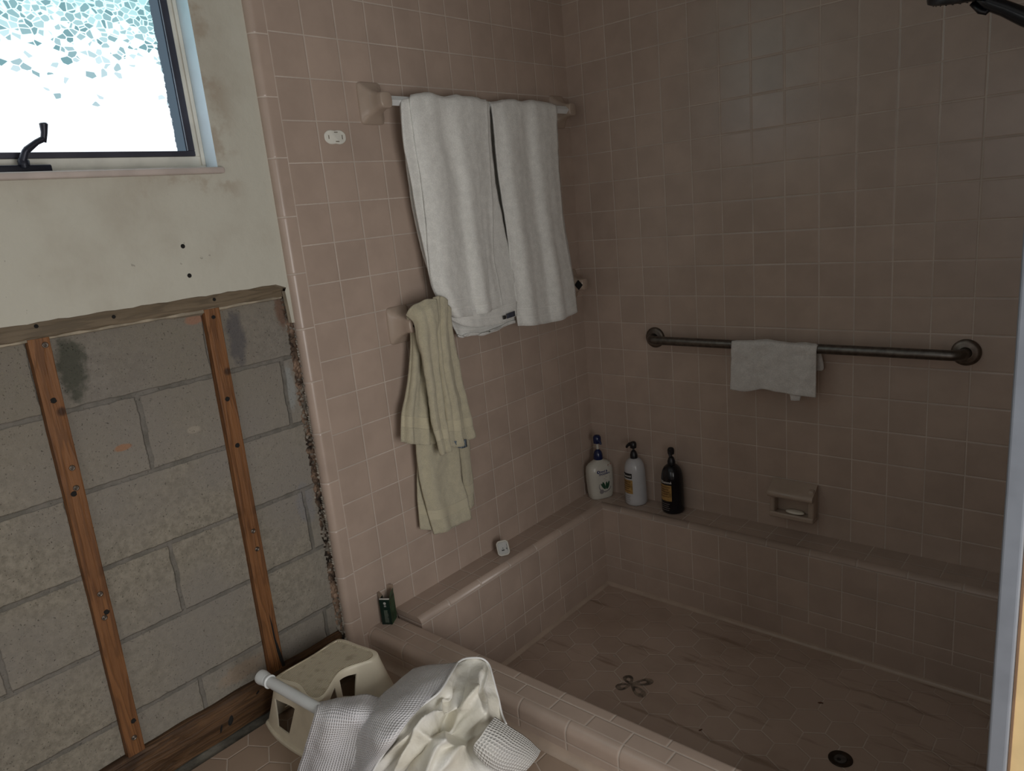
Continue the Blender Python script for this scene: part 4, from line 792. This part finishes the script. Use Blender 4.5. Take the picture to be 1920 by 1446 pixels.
def round_bottle(c, label, mat, az, dark):
    e = empty('pump_bottle', c, label, 'bottle', 'pump bottles on the shower ledge')
    m = MB(); m.lathe(prof, c, n=48); b = m.build('bottle_body', mat, e, smooth=True)
    pump(e, c, M_['blk'], R(-165) if not dark else R(-70))
    if not dark:
        v, f = patch(c, rad, az, R(42), .119, .141); mk('brand_band', v, f, INK['k'], b)
        v, f = text_mesh('TRESemmé', .0125, .0004); mk('brand_text', wrap(v, c, .0436, az, .130, .0008), f, INK['w'], b)
    else:
        v, f = text_mesh('TRESemmé', .014, .0004); mk('brand_text', wrap(v, c, .0430, az, .133, .0008), f, INK['w'], b)
    top, bot = (.113, .054) if not dark else (.122, .056)
    v, f = patch(c, rad, az, R(44) if not dark else R(42), bot, top); mk('gold_panel', v, f, INK['gold'], b)
    mb = MB()
    for i, wd in enumerate((.8, .62, .72, .5, .66)):
        h = top - .010 - i * .0098
        v, f = patch(c, rad, az + R(2), R(40) * wd, h, h + .0028, .0007); mb.add(v, f)
    mb.build('panel_lines', INK['br'], b)
    mb = MB()
    for i, wd in enumerate((.7, .55, .7, .6)):
        h = .043 - i * .0085
        v, f = patch(c, rad, az + R(4), R(38) * wd, h, h + .0016, .0005); mb.add(v, f)
    mb.build('small_print', INK['gry'], b)
    return e
ZL = -1.843
round_bottle((.238, -.052, ZL), 'white round pump bottle with gold panel and black pump, middle of three', simple('white_bottle_plastic', (.47, .47, .48), .25, var=.02), R(-117), False)
round_bottle((.409, -.052, ZL), 'black round pump bottle with a gold panel, rightmost on the shower ledge', simple('black_bottle_plastic', (.004, .004, .006), .18, var=0.), R(-108), True)
# flat shouldered bottle in the corner
c = (.072, -.068, ZL); rz = R(-28)
e = empty('pump_bottle', c, 'white flat pump bottle with a navy pump standing in the corner', 'bottle', 'pump bottles on the shower ledge')
m = MB(); v = []; f = []; n = 56
sec = [(0, .040, .026), (.001, .047, .031), (.006, .051, .034), (.03, .054, .036), (.08, .057, .037), (.12, .057, .036), (.140, .054, .034), (.152, .048, .029), (.160, .036, .023), (.166, .022, .018), (.170, .0150, .0150)]
for h, a_, b_ in sec:
    for k in range(n):
        t_ = 2 * math.pi * k / n; ct, st = math.cos(t_), math.sin(t_); ex = 3.0 if h < .15 else 2.3
        X = math.copysign(abs(ct) ** (2 / ex), ct) * b_; Y = math.copysign(abs(st) ** (2 / ex), st) * a_
        v.append((c[0] + X * math.cos(rz) - Y * math.sin(rz), c[1] + X * math.sin(rz) + Y * math.cos(rz), c[2] + h))
for i in range(len(sec) - 1):
    for k in range(n): f.append((i * n + k, i * n + (k + 1) % n, (i + 1) * n + (k + 1) % n, (i + 1) * n + k))
f.append(tuple(range(n))[::-1]); m.add(v, f)
b = m.build('bottle_body', simple('white_shampoo_plastic', (.52, .50, .44), .3, var=.02), e, smooth=True)
navy = simple('navy_plastic', (.006, .013, .06), .25, var=0.)
pump(e, c, navy, R(-25), h0=.170, kind=1)
def onface(pts, lift=.0006):
    """label coordinates (across, height) onto the flat front"""
    out = []
    for a, h in pts:
        bb = float(np.interp(h, [s_[0] for s_ in sec], [s_[2] for s_ in sec])); aa = float(np.interp(h, [s_[0] for s_ in sec], [s_[1] for s_ in sec]))
        X = bb * max(0., 1 - abs(a / aa) ** 3) ** (1 / 3) + lift; Y = a
        out.append((c[0] + X * math.cos(rz) - Y * math.sin(rz), c[1] + X * math.sin(rz) + Y * math.cos(rz), c[2] + h))
    return out
def facetext(txt, size, a, h, mat, name, bold=.0003):
    v, f = text_mesh(txt, size, bold); mk(name, onface([(q[0] + a, q[1] + h) for q in v]), f, mat, b)
facetext('head &', .013, .002, .124, INK['blue'], 'brand_text'); facetext('shoulders', .013, .006, .114, INK['blue'], 'brand_text')
def disc(a, h, ra, rh, n=24, rot=0.): return [(a + ra * math.cos(t_) * math.cos(rot) - rh * math.sin(t_) * math.sin(rot), h + ra * math.cos(t_) * math.sin(rot) + rh * math.sin(t_) * math.cos(rot)) for t_ in [2 * math.pi * k / n for k in range(n)]]
mk('emblem', onface(disc(-.022, .124, .006, .007)), [tuple(range(24))], INK['blue'], b)
mk('emblem_curl', onface(disc(-.021, .124, .0022, .004), .001), [tuple(range(24))], INK['w'], b)
mk('red_mark', onface([(.026, .138), (.046, .138), (.046, .147), (.026, .147)]), [(0, 1, 2, 3)], INK['red'], b)
mb = MB()
for h, a0, a1 in ((.107, -.022, .012), (.097, .008, .034), (.090, 0., .034), (.084, .006, .034), (.028, 0, .03)): mb.add(onface([(a0, h), (a1, h), (a1, h + .0014), (a0, h + .0014)]), [(0, 1, 2, 3)])
mb.build('small_print', INK['gry'], b)
o1 = disc(.006, .058, .030, .027); i1 = disc(.006, .060, .027, .024)
mb = MB(); P_ = onface(o1) + onface(i1); mb.add(P_, [(k, (k + 1) % 24, 24 + (k + 1) % 24, 24 + k) for k in range(10, 23)]); mb.build('swirl_ring', INK['gry'], b)
mb = MB()
for a, h, rt in ((.000, .062, .35), (.012, .060, 0.), (.020, .061, -.3), (-.004, .058, .6)): mb.add(onface(disc(a, h, .005, .017, rot=rt), .0008 + abs(a) * .01), [tuple(range(24))])
mb.build('leaf_picture', INK['grn'], b)
mk('round_badge', onface(disc(-.012, .036, .010, .010), .001), [tuple(range(24))], INK['gry'], b)

# ------------------------------------------------------------------ small things on the left ledge and wall
e = empty('product_carton', (.014, -1.229, -1.860), 'small open dark green carton standing on the corner of the curb', 'box')
u_ = Vector((.857, .515, 0)); w_ = Vector((-.515, .857, 0)); o0 = Vector((.016, -1.228, -1.860)); Wd, Dp, Ht = .033, .046, .087
def P(a, b_, h): q_ = o0 + u_ * a + w_ * b_; return (q_.x, q_.y, q_.z + h)
green = simple('dark_green_card', (.006, .022, .016), .35, var=.1); lgreen = simple('leaf_green_card', (.02, .075, .03), .4, var=.3, nscale=60); card = simple('raw_carton_board', (.30, .22, .16), .85)
def card_panel(name, q, mat, th=.0008):
    o = mk(name, q, [(0, 1, 2, 3)], mat, e); md = o.modifiers.new('t', 'SOLIDIFY'); md.thickness = th; md.offset = 0; return o
fr_ = card_panel('front_panel', [P(0, 0, 0), P(Wd, 0, 0), P(Wd, 0, Ht), P(0, 0, Ht)], green)
card_panel('side_panel', [P(Wd, 0, 0), P(Wd, Dp, 0), P(Wd, Dp, Ht), P(Wd, 0, Ht)], lgreen)
card_panel('side_panel', [P(0, 0, 0), P(0, Dp, 0), P(0, Dp, Ht), P(0, 0, Ht)], green)
card_panel('back_panel', [P(0, Dp, 0), P(Wd, Dp, 0), P(Wd, Dp, Ht), P(0, Dp, Ht)], card)
card_panel('bottom_panel', [P(0, 0, .0006), P(Wd, 0, .0006), P(Wd, Dp, .0006), P(0, Dp, .0006)], card)
card_panel('top_flap', [P(0, Dp, Ht), P(Wd, Dp, Ht), P(Wd, Dp + .004, Ht + .026), P(0, Dp + .004, Ht + .026)], card)
card_panel('top_flap', [P(Wd, .004, Ht), P(Wd, Dp - .004, Ht), P(Wd + .004, Dp - .010, Ht + .022), P(Wd + .004, .012, Ht + .020)], lgreen)
card_panel('top_flap', [P(0, .004, Ht), P(0, Dp - .004, Ht), P(-.006, Dp - .008, Ht + .020), P(-.006, .010, Ht + .018)], card)
card_panel('front_lip', [P(0, 0, Ht - .001), P(Wd, 0, Ht - .001), P(Wd, .004, Ht + .003), P(0, .004, Ht + .003)], simple('white_card_edge', (.5, .48, .44), .6))
def cq(a0, a1, h0, h1): return [P(a0, -.0007, h0), P(a1, -.0007, h0), P(a1, -.0007, h1), P(a0, -.0007, h1)]
mb = MB(); rr_ = random.Random(5)
for i in range(15):
    h = .008 + i * .0029; mb.add(cq(.011, .011 + .014 * rr_.uniform(.75, 1), h, h + .0014), [(0, 1, 2, 3)])
mb.build('small_print', simple('pale_green_print', (.16, .19, .15), .7), fr_)
mb = MB(); mb.add(cq(.014, .0155, .062, .068), [(0, 1, 2, 3)]); mb.add(cq(.0165, .018, .062, .068), [(0, 1, 2, 3)]); mb.add(cq(.019, .0205, .062, .068), [(0, 1, 2, 3)])
mb.add([P(.017 + .0045 * math.cos(t_), -.0007, .0745 + .0045 * math.sin(t_)) for t_ in [2 * math.pi * k / 14 for k in range(14)]], [tuple(range(14))]); mb.build('logo', simple('white_print', (.42, .42, .4), .7), fr_)

def rounded(w, h, r, n=6):
    out = []
    for cx_, cy_, a0 in ((w / 2 - r, h / 2 - r, 0), (-w / 2 + r, h / 2 - r, 90), (-w / 2 + r, -h / 2 + r, 180), (w / 2 - r, -h / 2 + r, 270)):
        for i in range(n + 1): a = R(a0 + 90 * i / n); out.append((cx_ + r * math.cos(a), cy_ + r * math.sin(a)))
    return out
def slab(m, outline, z0, z1, M, mi=0, bev=.0015):
    n = len(outline); v = []
    for s, z in ((.97, z0), (1, z0 + bev), (1, z1 - bev), (.96, z1)):
        for x, y in outline: v.append(tuple(M @ Vector((x * s, y * s, z))))
    f = [tuple(range(n))[::-1], tuple(3 * n + k for k in range(n))]
    for i in range(3):
        for k in range(n): f.append((i * n + k, i * n + (k + 1) % n, (i + 1) * n + (k + 1) % n, (i + 1) * n + k))
    m.add(v, f, mi)
# small white gadget leaning on the ledge
nrm = Vector((.62, -.62, .42)).normalized(); upv = (Vector((0, 0, 1)) - nrm * nrm.z).normalized(); sx = upv.cross(nrm)
cen = Vector((.062, -.690, -1.8165))
M = Matrix(((sx.x, upv.x, nrm.x, cen.x), (sx.y, upv.y, nrm.y, cen.y), (sx.z, upv.z, nrm.z, cen.z), (0, 0, 0, 1)))
M = M @ Matrix.Rotation(R(6), 4, 'Z')
e = empty('wall_sensor', (.07, -.70, ZL), 'small white rounded square gadget leaning on the left shower ledge', 'gadget')
m = MB(); slab(m, rounded(.046, .056, .014), -.006, .005, M); bdy = m.build('casing', M_['white'], e, smooth=True, sharp=40)
m = MB(); slab(m, rounded(.036, .044, .008), .0045, .0065, M, bev=.0006); m.build('face_plate', simple('grey_white_plate', (.42, .42, .40), .4), bdy)
def fq(x0, x1, y0, y1, z=.0070): return [tuple(M @ Vector(p)) for p in ((x0, y0, z), (x1, y0, z), (x1, y1, z), (x0, y1, z))]
m = MB()
for q_ in ((-.002, .001, -.002, .001), (-.006, .004, -.010, -.0055), (.011, .0145, -.006, -.002), (.0145, .0155, -.012, .012)): m.add(fq(*q_), [(0, 1, 2, 3)])
m.build('face_marks', INK['k'], bdy)
# white adhesive pad left on the tile
v = []; n = 48
for k in range(n):
    a = 2 * math.pi * k / n; rx = .035 * (1 + .05 * math.cos(4 * a)) ; ry = .0195
    px_ = math.copysign(abs(math.cos(a)) ** .6, math.cos(a)) * rx; py_ = math.copysign(abs(math.sin(a)) ** .6, math.sin(a)) * ry * (1 - .10 * math.exp(-(px_ / .007) ** 2))
    v.append((-.0, -1.129 + px_, -.372 + py_))
pv = [(0.0008, y, z) for x, y, z in v] + [(0.0028, -1.129 + (y + 1.129) * .95, -.372 + (z + .372) * .93) for x, y, z in v]
e = empty('adhesive_pad', (0, -1.129, -.372), 'torn white adhesive pad stuck on the tiles left of the upper towel bar', 'adhesive pad')
m = MB(); m.add(pv, [(k, (k + 1) % n, n + (k + 1) % n, n + k) for k in range(n)] + [tuple(n + k for k in range(n))]); m.build('pad', simple('chalky_white_foam', (.74, .73, .66), .8, bs=120), e)
m = MB()
for y, z, a, b_ in ((-1.126, -.359, .006, .0012), (-1.106, -.372, .0014, .006), (-1.152, -.372, .0014, .005), (-1.124, -.384, .006, .0014)): m.box(.0026, .0032, y - a, y + a, z - b_, z + b_)
m.build('torn_marks', simple('dirty_grey_marks', (.2, .17, .13), .9), e)

# ------------------------------------------------------------------ drain, residue on the shower floor
ZF = -2.21
e = empty('floor_drain', (1.227, -.618, ZF), 'round dark metal drain in the shower floor', 'drain')
m = MB(); m.lathe([(.0325, 0), (.0325, .0015), (.030, .003), (.024, .0025), (.0185, .0005), (.0180, -.0)], (1.227, -.618, ZF + .0006), n=40, caps=False); m.build('drain_ring', simple('tarnished_bronze', (.045, .03, .02), .5, .6, var=.2, nscale=50), e, smooth=True)
m = MB(); m.lathe([(.0178, .0004), (.016, .0016), (.008, .0022), (.001, .0022)], (1.227, -.618, ZF + .0004), n=30); q_ = m.build('drain_cover', simple('grey_drain_metal', (.11, .105, .10), .45, .5, var=.2, nscale=60), e, smooth=True)
m = MB(); m.lathe([(.006, .003), (.005, .0034), (.0005, .0034)], (1.2245, -.624, ZF), n=16); m.build('centre_hole', M_['dark'], q_)
# butterfly shaped outline of glue
def wing(cx, cy, L, W_, ang, n=26):
    o_ = []; i_ = []
    for k in range(n):
        t_ = 2 * math.pi * k / n; x = L * (.5 + .5 * math.cos(t_)); y = W_ * math.sin(t_) * (.35 + .65 * (x / L))
        for lst, s in ((o_, 1.), (i_, .38)):
            xx = L * .5 + (x - L * .5) * s; yy = y * s
            lst.append((cx + xx * math.cos(ang) - yy * math.sin(ang), cy + xx * math.sin(ang) + yy * math.cos(ang), ZF + .0009))
    return o_ + i_, [(k, (k + 1) % n, n + (k + 1) % n, n + k) for k in range(n)]
m = MB()
for a, L in ((R(47), .078), (R(-25), .078), (R(140), .050), (R(235), .055)):
    v, f = wing(.562, -.657, L, .024, a); m.add(v, f)
o = m.build('glue_residue', simple('grey_brown_glue', (.22, .17, .13), .8, var=.35, nscale=50)); tagset(o, 'butterfly shaped outline of old glue on the shower floor', 'residue')
def fleck(x, y, s, rot, label, mat):
    m = MB(); m.lathe([(.4, 0), (1., .3), (.7, .8), (.2, 1.)], (0, 0, 0), n=9)
    m.v = [(x + s * (a * 1.6 * math.cos(rot) - b_ * .6 * math.sin(rot)), y + s * (a * 1.6 * math.sin(rot) + b_ * .6 * math.cos(rot)), ZF + .0006 + h * s * .5) for a, b_, h in m.v]
    tagset(m.build('debris_fleck', mat, smooth=True), label, 'debris', 'flecks of debris on the shower floor')
fleck(1.103, -.413, .0055, .5, 'dark brown fleck on the shower floor, farther right toward the back ledge', INK['br'])
fleck(.853, -.729, .0045, 1.2, 'dark brown fleck on the shower floor beside the curb', INK['br'])
fleck(.428, -.553, .0035, 0, 'tiny white fleck on the shower floor near the glue mark', INK['w'])

# ------------------------------------------------------------------ shower head
e = empty('handheld_shower', (1.660, -.60, -.41), 'black handheld shower head on a wall bracket at the upper right', 'shower')
ax_ = Vector((.10, -.22, 1)).normalized(); cen = Vector((1.432, -.60, -.278))
q = ax_.to_track_quat('Z', 'Y').to_matrix().to_4x4(); M = Matrix.Translation(cen) @ q
m = MB(); m.lathe([(.049, -.010), (.056, -.007), (.058, .001), (.055, .010), (.040, .020), (.020, .026), (.004, .027)], (0, 0, 0), n=44); m.v = [tuple(M @ Vector(p)) for p in m.v]
hd = m.build('spray_head', M_['blk'], e, smooth=True, sharp=50)
m = MB()
for rr2, nn in ((.012, 6), (.024, 12), (.036, 18), (.045, 22)):
    for k in range(nn):
        a = 2 * math.pi * k / nn; p = Vector((rr2 * math.cos(a), rr2 * math.sin(a), -.0098)); m.tube([M @ p, M @ (p + Vector((0, 0, -.002)))], .0012, n=6)
m.build('nozzles', simple('dark_rubber', (.01, .01, .012), .7, var=0.), hd)
m = MB(); m.tube([(1.455, -.60, -.272), (1.486, -.60, -.303), (1.515, -.60, -.320), (1.550, -.60, -.344), (1.60, -.60, -.378), (1.625, -.60, -.396)], [.014, .014, .0145, .0165, .0155, .012], n=20)
m.build('handle', simple('satin_black_plastic', (.006, .008, .012), .22, var=0.), e, smooth=True)
m = MB(); m.tube([(1.458, -.603, -.296), (1.472, -.603, -.315), (1.482, -.603, -.320), (1.488, -.603, -.315), (1.487, -.603, -.311)], [.007, .006, .005, .004, .003], n=12); m.build('clip', M_['blk'], e, smooth=True)
m = MB(); m.lathe([(.030, 1.6615), (.030, 1.655), (.016, 1.648), (.013, 1.625), (.016, 1.612), (.016, 1.595)], (0, -.60, -.385), n=28, axis='x'); m.build('wall_bracket', M_['blk'], e, smooth=True, sharp=50)

# ------------------------------------------------------------------ step stool
def closed(P_, n):
    P_ = np.asarray(P_, float); m = len(P_); out = []
    for i in range(m):
        p0, p1, p2, p3 = P_[i - 1], P_[i], P_[(i + 1) % m], P_[(i + 2) % m]
        for k in range(n):
            t_ = k / n; out.append(.5 * (2 * p1 + (p2 - p0) * t_ + (2 * p0 - 5 * p1 + 4 * p2 - p3) * t_ * t_ + (3 * p1 - p0 - 3 * p2 + p3) * t_ ** 3))
    return np.array(out)
ZS = -1.768
top = closed([(.108, -1.655), (.18, -1.640), (.258, -1.655), (.283, -1.628), (.233, -1.532), (.262, -1.447), (.238, -1.418), (.165, -1.425), (.104, -1.433), (.088, -1.455), (.093, -1.53), (.091, -1.63)], 14)
bot = closed([(.030, -1.660), (.13, -1.672), (.268, -1.662), (.322, -1.63), (.292, -1.52), (.302, -1.41), (.266, -1.372), (.17, -1.362), (.06, -1.372), (.008, -1.41), (.003, -1.52), (.001, -1.635)], 14)
e = empty('step_stool', (.16, -1.52, -1.95), 'cream plastic step stool with a ribbed tread and arched side openings', 'step stool')
n = len(top); v = []; f = []
ctr = top.mean(0)
levels = []
for t_, ins in ((0, .010), (0, .004), (.012, 0.)): levels.append((top + (ctr - top) * ins / .1, ZS + (.001 if ins > .005 else 0.) - t_ * .18))
for t_ in (.05, .15, .3, .45, .6, .75, .88, .935): s_ = t_ ** 1.12; levels.append((top * (1 - s_) + bot * s_, ZS + (-1.95 - ZS) * t_))
bc = bot.mean(0)
for t_, o_ in ((.94, .004), (.955, .0065), (.985, .0065), (1., .005)): s_ = t_ ** 1.12; w0 = top * (1 - s_) + bot * s_; d_ = w0 - bc; levels.append((w0 + d_ / np.linalg.norm(d_, axis=1, keepdims=True) * o_, ZS + (-1.9495 - ZS) * t_))
for P_, z in levels:
    for p in P_: v.append((p[0], p[1], z))
L_ = len(levels)
for i in range(L_ - 1):
    for k in range(n): f.append((i * n + k, (i + 1) * n + k, (i + 1) * n + (k + 1) % n, i * n + (k + 1) % n))
body = mk('stool_body', v, f, M_['stool'], e, smooth=True)
md = body.modifiers.new('s', 'SOLIDIFY'); md.thickness = .004; md.offset = -1
cutters = []
def cutter(poly, ax, a, b_):
    vv = []; k_ = len(poly)
    for t_ in (a, b_):
        for p in poly: vv.append((p[0], t_, p[1]) if ax == 1 else (t_, p[0], p[1]))
    cf = [tuple(range(k_)), tuple(range(k_, 2 * k_))[::-1]] + [(i, k_ + i, k_ + (i + 1) % k_, (i + 1) % k_) for i in range(k_)]
    o_ = mk('cut', vv, cf, [], e); bm = bmesh.new(); bm.from_mesh(o_.data); bmesh.ops.recalc_face_normals(bm, faces=bm.faces); bm.to_mesh(o_.data); bm.free(); cutters.append(o_)
    mdd = body.modifiers.new('b', 'BOOLEAN'); mdd.object = o_; mdd.operation = 'DIFFERENCE'; mdd.solver = 'EXACT'
cutter(D['s_front'], 1, -1.72, -1.60)
mir = [[.36 - p[0] , p[1]] for p in D['s_front']]
for poly in D['s_side']: cutter(poly, 0, .21, .36)
cutter([[-1.60, -1.93], [-1.58, -1.86], [-1.53, -1.81], [-1.47, -1.80], [-1.45, -1.86], [-1.45, -1.93]], 0, -.05, .13)
bpy.context.view_layer.update(); dg = bpy.context.evaluated_depsgraph_get()
nm = bpy.data.meshes.new_from_object(body.evaluated_get(dg)); body.modifiers.clear(); body.data = nm
nm.polygons.foreach_set('use_smooth', [True] * len(nm.polygons)); nm.set_sharp_from_angle(angle=R(35))
for o_ in cutters: bpy.data.objects.remove(o_)
v = []; f = []
rings = [(1 - .010 / .1, .0012), (.88, -.0006), (.86, -.0004), (.6, -.0002), (.3, 0), (.02, 0)]
for s_, dz in rings:
    for p in top: v.append((ctr[0] + (p[0] - ctr[0]) * s_, ctr[1] + (p[1] - ctr[1]) * s_, ZS + dz))
for i in range(len(rings) - 1):
    for k in range(n): f.append((i * n + k, i * n + (k + 1) % n, (i + 1) * n + (k + 1) % n, (i + 1) * n + k))
f.append(tuple((len(rings) - 1) * n + k for k in range(n)))
mk('ribbed_tread', v, f, M_['tread'], e)

# ------------------------------------------------------------------ shower curtain heap and its rod
e = empty('curtain_rod', (.10, -1.68, -1.75), 'white curtain rod with an end cap lying across the front of the step stool', 'rod')
A_ = Vector((.1105, -1.6875, -1.742)); B_ = Vector((.338, -1.676, -1.745)); dr = (B_ - A_).normalized()
m = MB(); m.tube([A_ + dr * .012, B_ + dr * .015], .0142, n=26); m.build('rod_tube', M_['rod'], e, smooth=True, sharp=50)
m = MB(); m.tube([A_ - dr * .012, A_ - dr * .0115, A_ - dr * .004, A_ + dr * .004, A_ + dr * .018, A_ + dr * .0185], [.0165, .0185, .0192, .0180, .0165, .014], n=28); cp = m.build('end_cap', M_['rod'], e, smooth=True, sharp=40)
m = MB(); m.tube([A_ + dr * .0245, A_ + dr * .026, A_ + dr * .030, A_ + dr * .0315], [.0150, .0178, .0178, .0150], n=28); m.build('collar_ring', M_['rod'], e, smooth=True, sharp=40)

e = empty('shower_curtain', (.50, -1.52, -1.95), 'crumpled white waffle-weave shower curtain with a cream liner heaped against the curb', 'shower curtain')
sheet('waffle_drape', 'h_left', M_['waffle'], e, nu=9, nv=10, amp=.006, ns=9, ridge=rid(8, .006, 1), thick=.003, seed=41)
sheet('waffle_swath', 'h_swath', M_['waffle'], e, nu=10, nv=10, amp=.006, ns=8, thick=.003, seed=42)
FOLDS = [(.28, .38, .9, .22, .026, .05), (.55, .30, 2.3, .25, .022, .045), (.62, .52, .5, .28, -.026, .05), (.35, .58, 2.7, .24, .018, .04), (.48, .45, 1.6, .2, -.03, .05),
         (.30, .78, 1.9, .35, .016, .03), (.42, .82, 2.0, .35, -.018, .035), (.58, .80, 1.5, .35, .02, .035), (.72, .74, 2.2, .28, .022, .045), (.80, .28, 1.75, .30, .012, .03), (.70, .35, .7, .2, .024, .04),
         (.18, .62, 2.4, .3, .014, .035), (.50, .64, .15, .22, .022, .03), (.84, .60, 1.2, .2, -.014, .04), (.15, .88, 2.1, .3, -.012, .03)]
def crumple(u, v):
    o_ = np.zeros_like(u)
    for cu, cv, an, ln, am, wd in FOLDS:
        a = (u - cu) * np.cos(an) + (v - cv) * np.sin(an); b_ = -(u - cu) * np.sin(an) + (v - cv) * np.cos(an)
        o_ += am * np.exp(-(a / ln) ** 2) * np.exp(-np.abs(b_ / wd) ** 1.3)
    edge = np.clip(np.minimum(np.minimum(u, 1 - u) * 9, v * 9), 0, 1)
    return -o_ * edge * 1.25
sheet('liner', 'h_liner', M_['liner'], e, nu=22, nv=12, amp=.010, ns=13, ridge=crumple, thick=.0015, seed=43)
sheet('turned_flap', 'h_flap', M_['waffle2'], e, nu=9, nv=9, amp=.004, ns=10, thick=.003, seed=44)
for key in ('h_pip', 'h_pip2'):
    m = MB(); m.tube(catmull(D[key], 10).tolist(), .0026, n=8); m.build('edge_piping', M_['piping'], e, smooth=True)

# ------------------------------------------------------------------ light
def area(name, loc, target, sx_, sy_, power, col):
    l = bpy.data.lights.new(name, 'AREA'); l.shape = 'RECTANGLE'; l.size = sx_; l.size_y = sy_; l.energy = power; l.color = col
    o = bpy.data.objects.new(name, l); COL.objects.link(o); o.location = loc
    o.rotation_euler = (Vector(target) - Vector(loc)).to_track_quat('-Z', 'Y').to_euler(); return o
area('doorway_light', (1.25, -3.30, -.75), (.35, -.9, -1.5), 1.1, 1.3, 3.6, (1., .98, .99))
area('room_light', (2.85, -2.12, -1.05), (0., -1.35, -1.25), 1.1, 1.2, 28., (1., .985, .965))
area('warm_fill', (2.35, -3.1, -.3), (1.75, -1.3, -.9), .4, .6, .55, (1., .80, .52))  # warm fill added to brighten the cream end of the right wall, not a known lamp
wd = bpy.data.worlds.new('World'); S.world = wd; wd.use_nodes = True
bg = wd.node_tree.nodes['Background']; bg.inputs[0].default_value = (.75, .85, 1., 1); bg.inputs[1].default_value = .3

# ------------------------------------------------------------------ camera
cam = bpy.data.cameras.new('Camera'); co = bpy.data.objects.new('Camera', cam); COL.objects.link(co)
r_, d_, f_ = [Vector(a) for a in CAM_R]
M = Matrix((( r_.x, -d_.x, -f_.x, CAM_C[0]), (r_.y, -d_.y, -f_.y, CAM_C[1]), (r_.z, -d_.z, -f_.z, CAM_C[2]), (0, 0, 0, 1)))
co.matrix_world = M; cam.sensor_width = 36; cam.lens = 36 * CAM_F / 1920; cam.clip_start = .02
S.camera = co
S.view_settings.view_transform = 'Standard'; S.view_settings.look = 'None'; S.view_settings.exposure = 0
for o in list(S.objects):
    if o.parent is None: o.location.z += ZO
S.cycles.max_bounces = 8; S.cycles.diffuse_bounces = 5
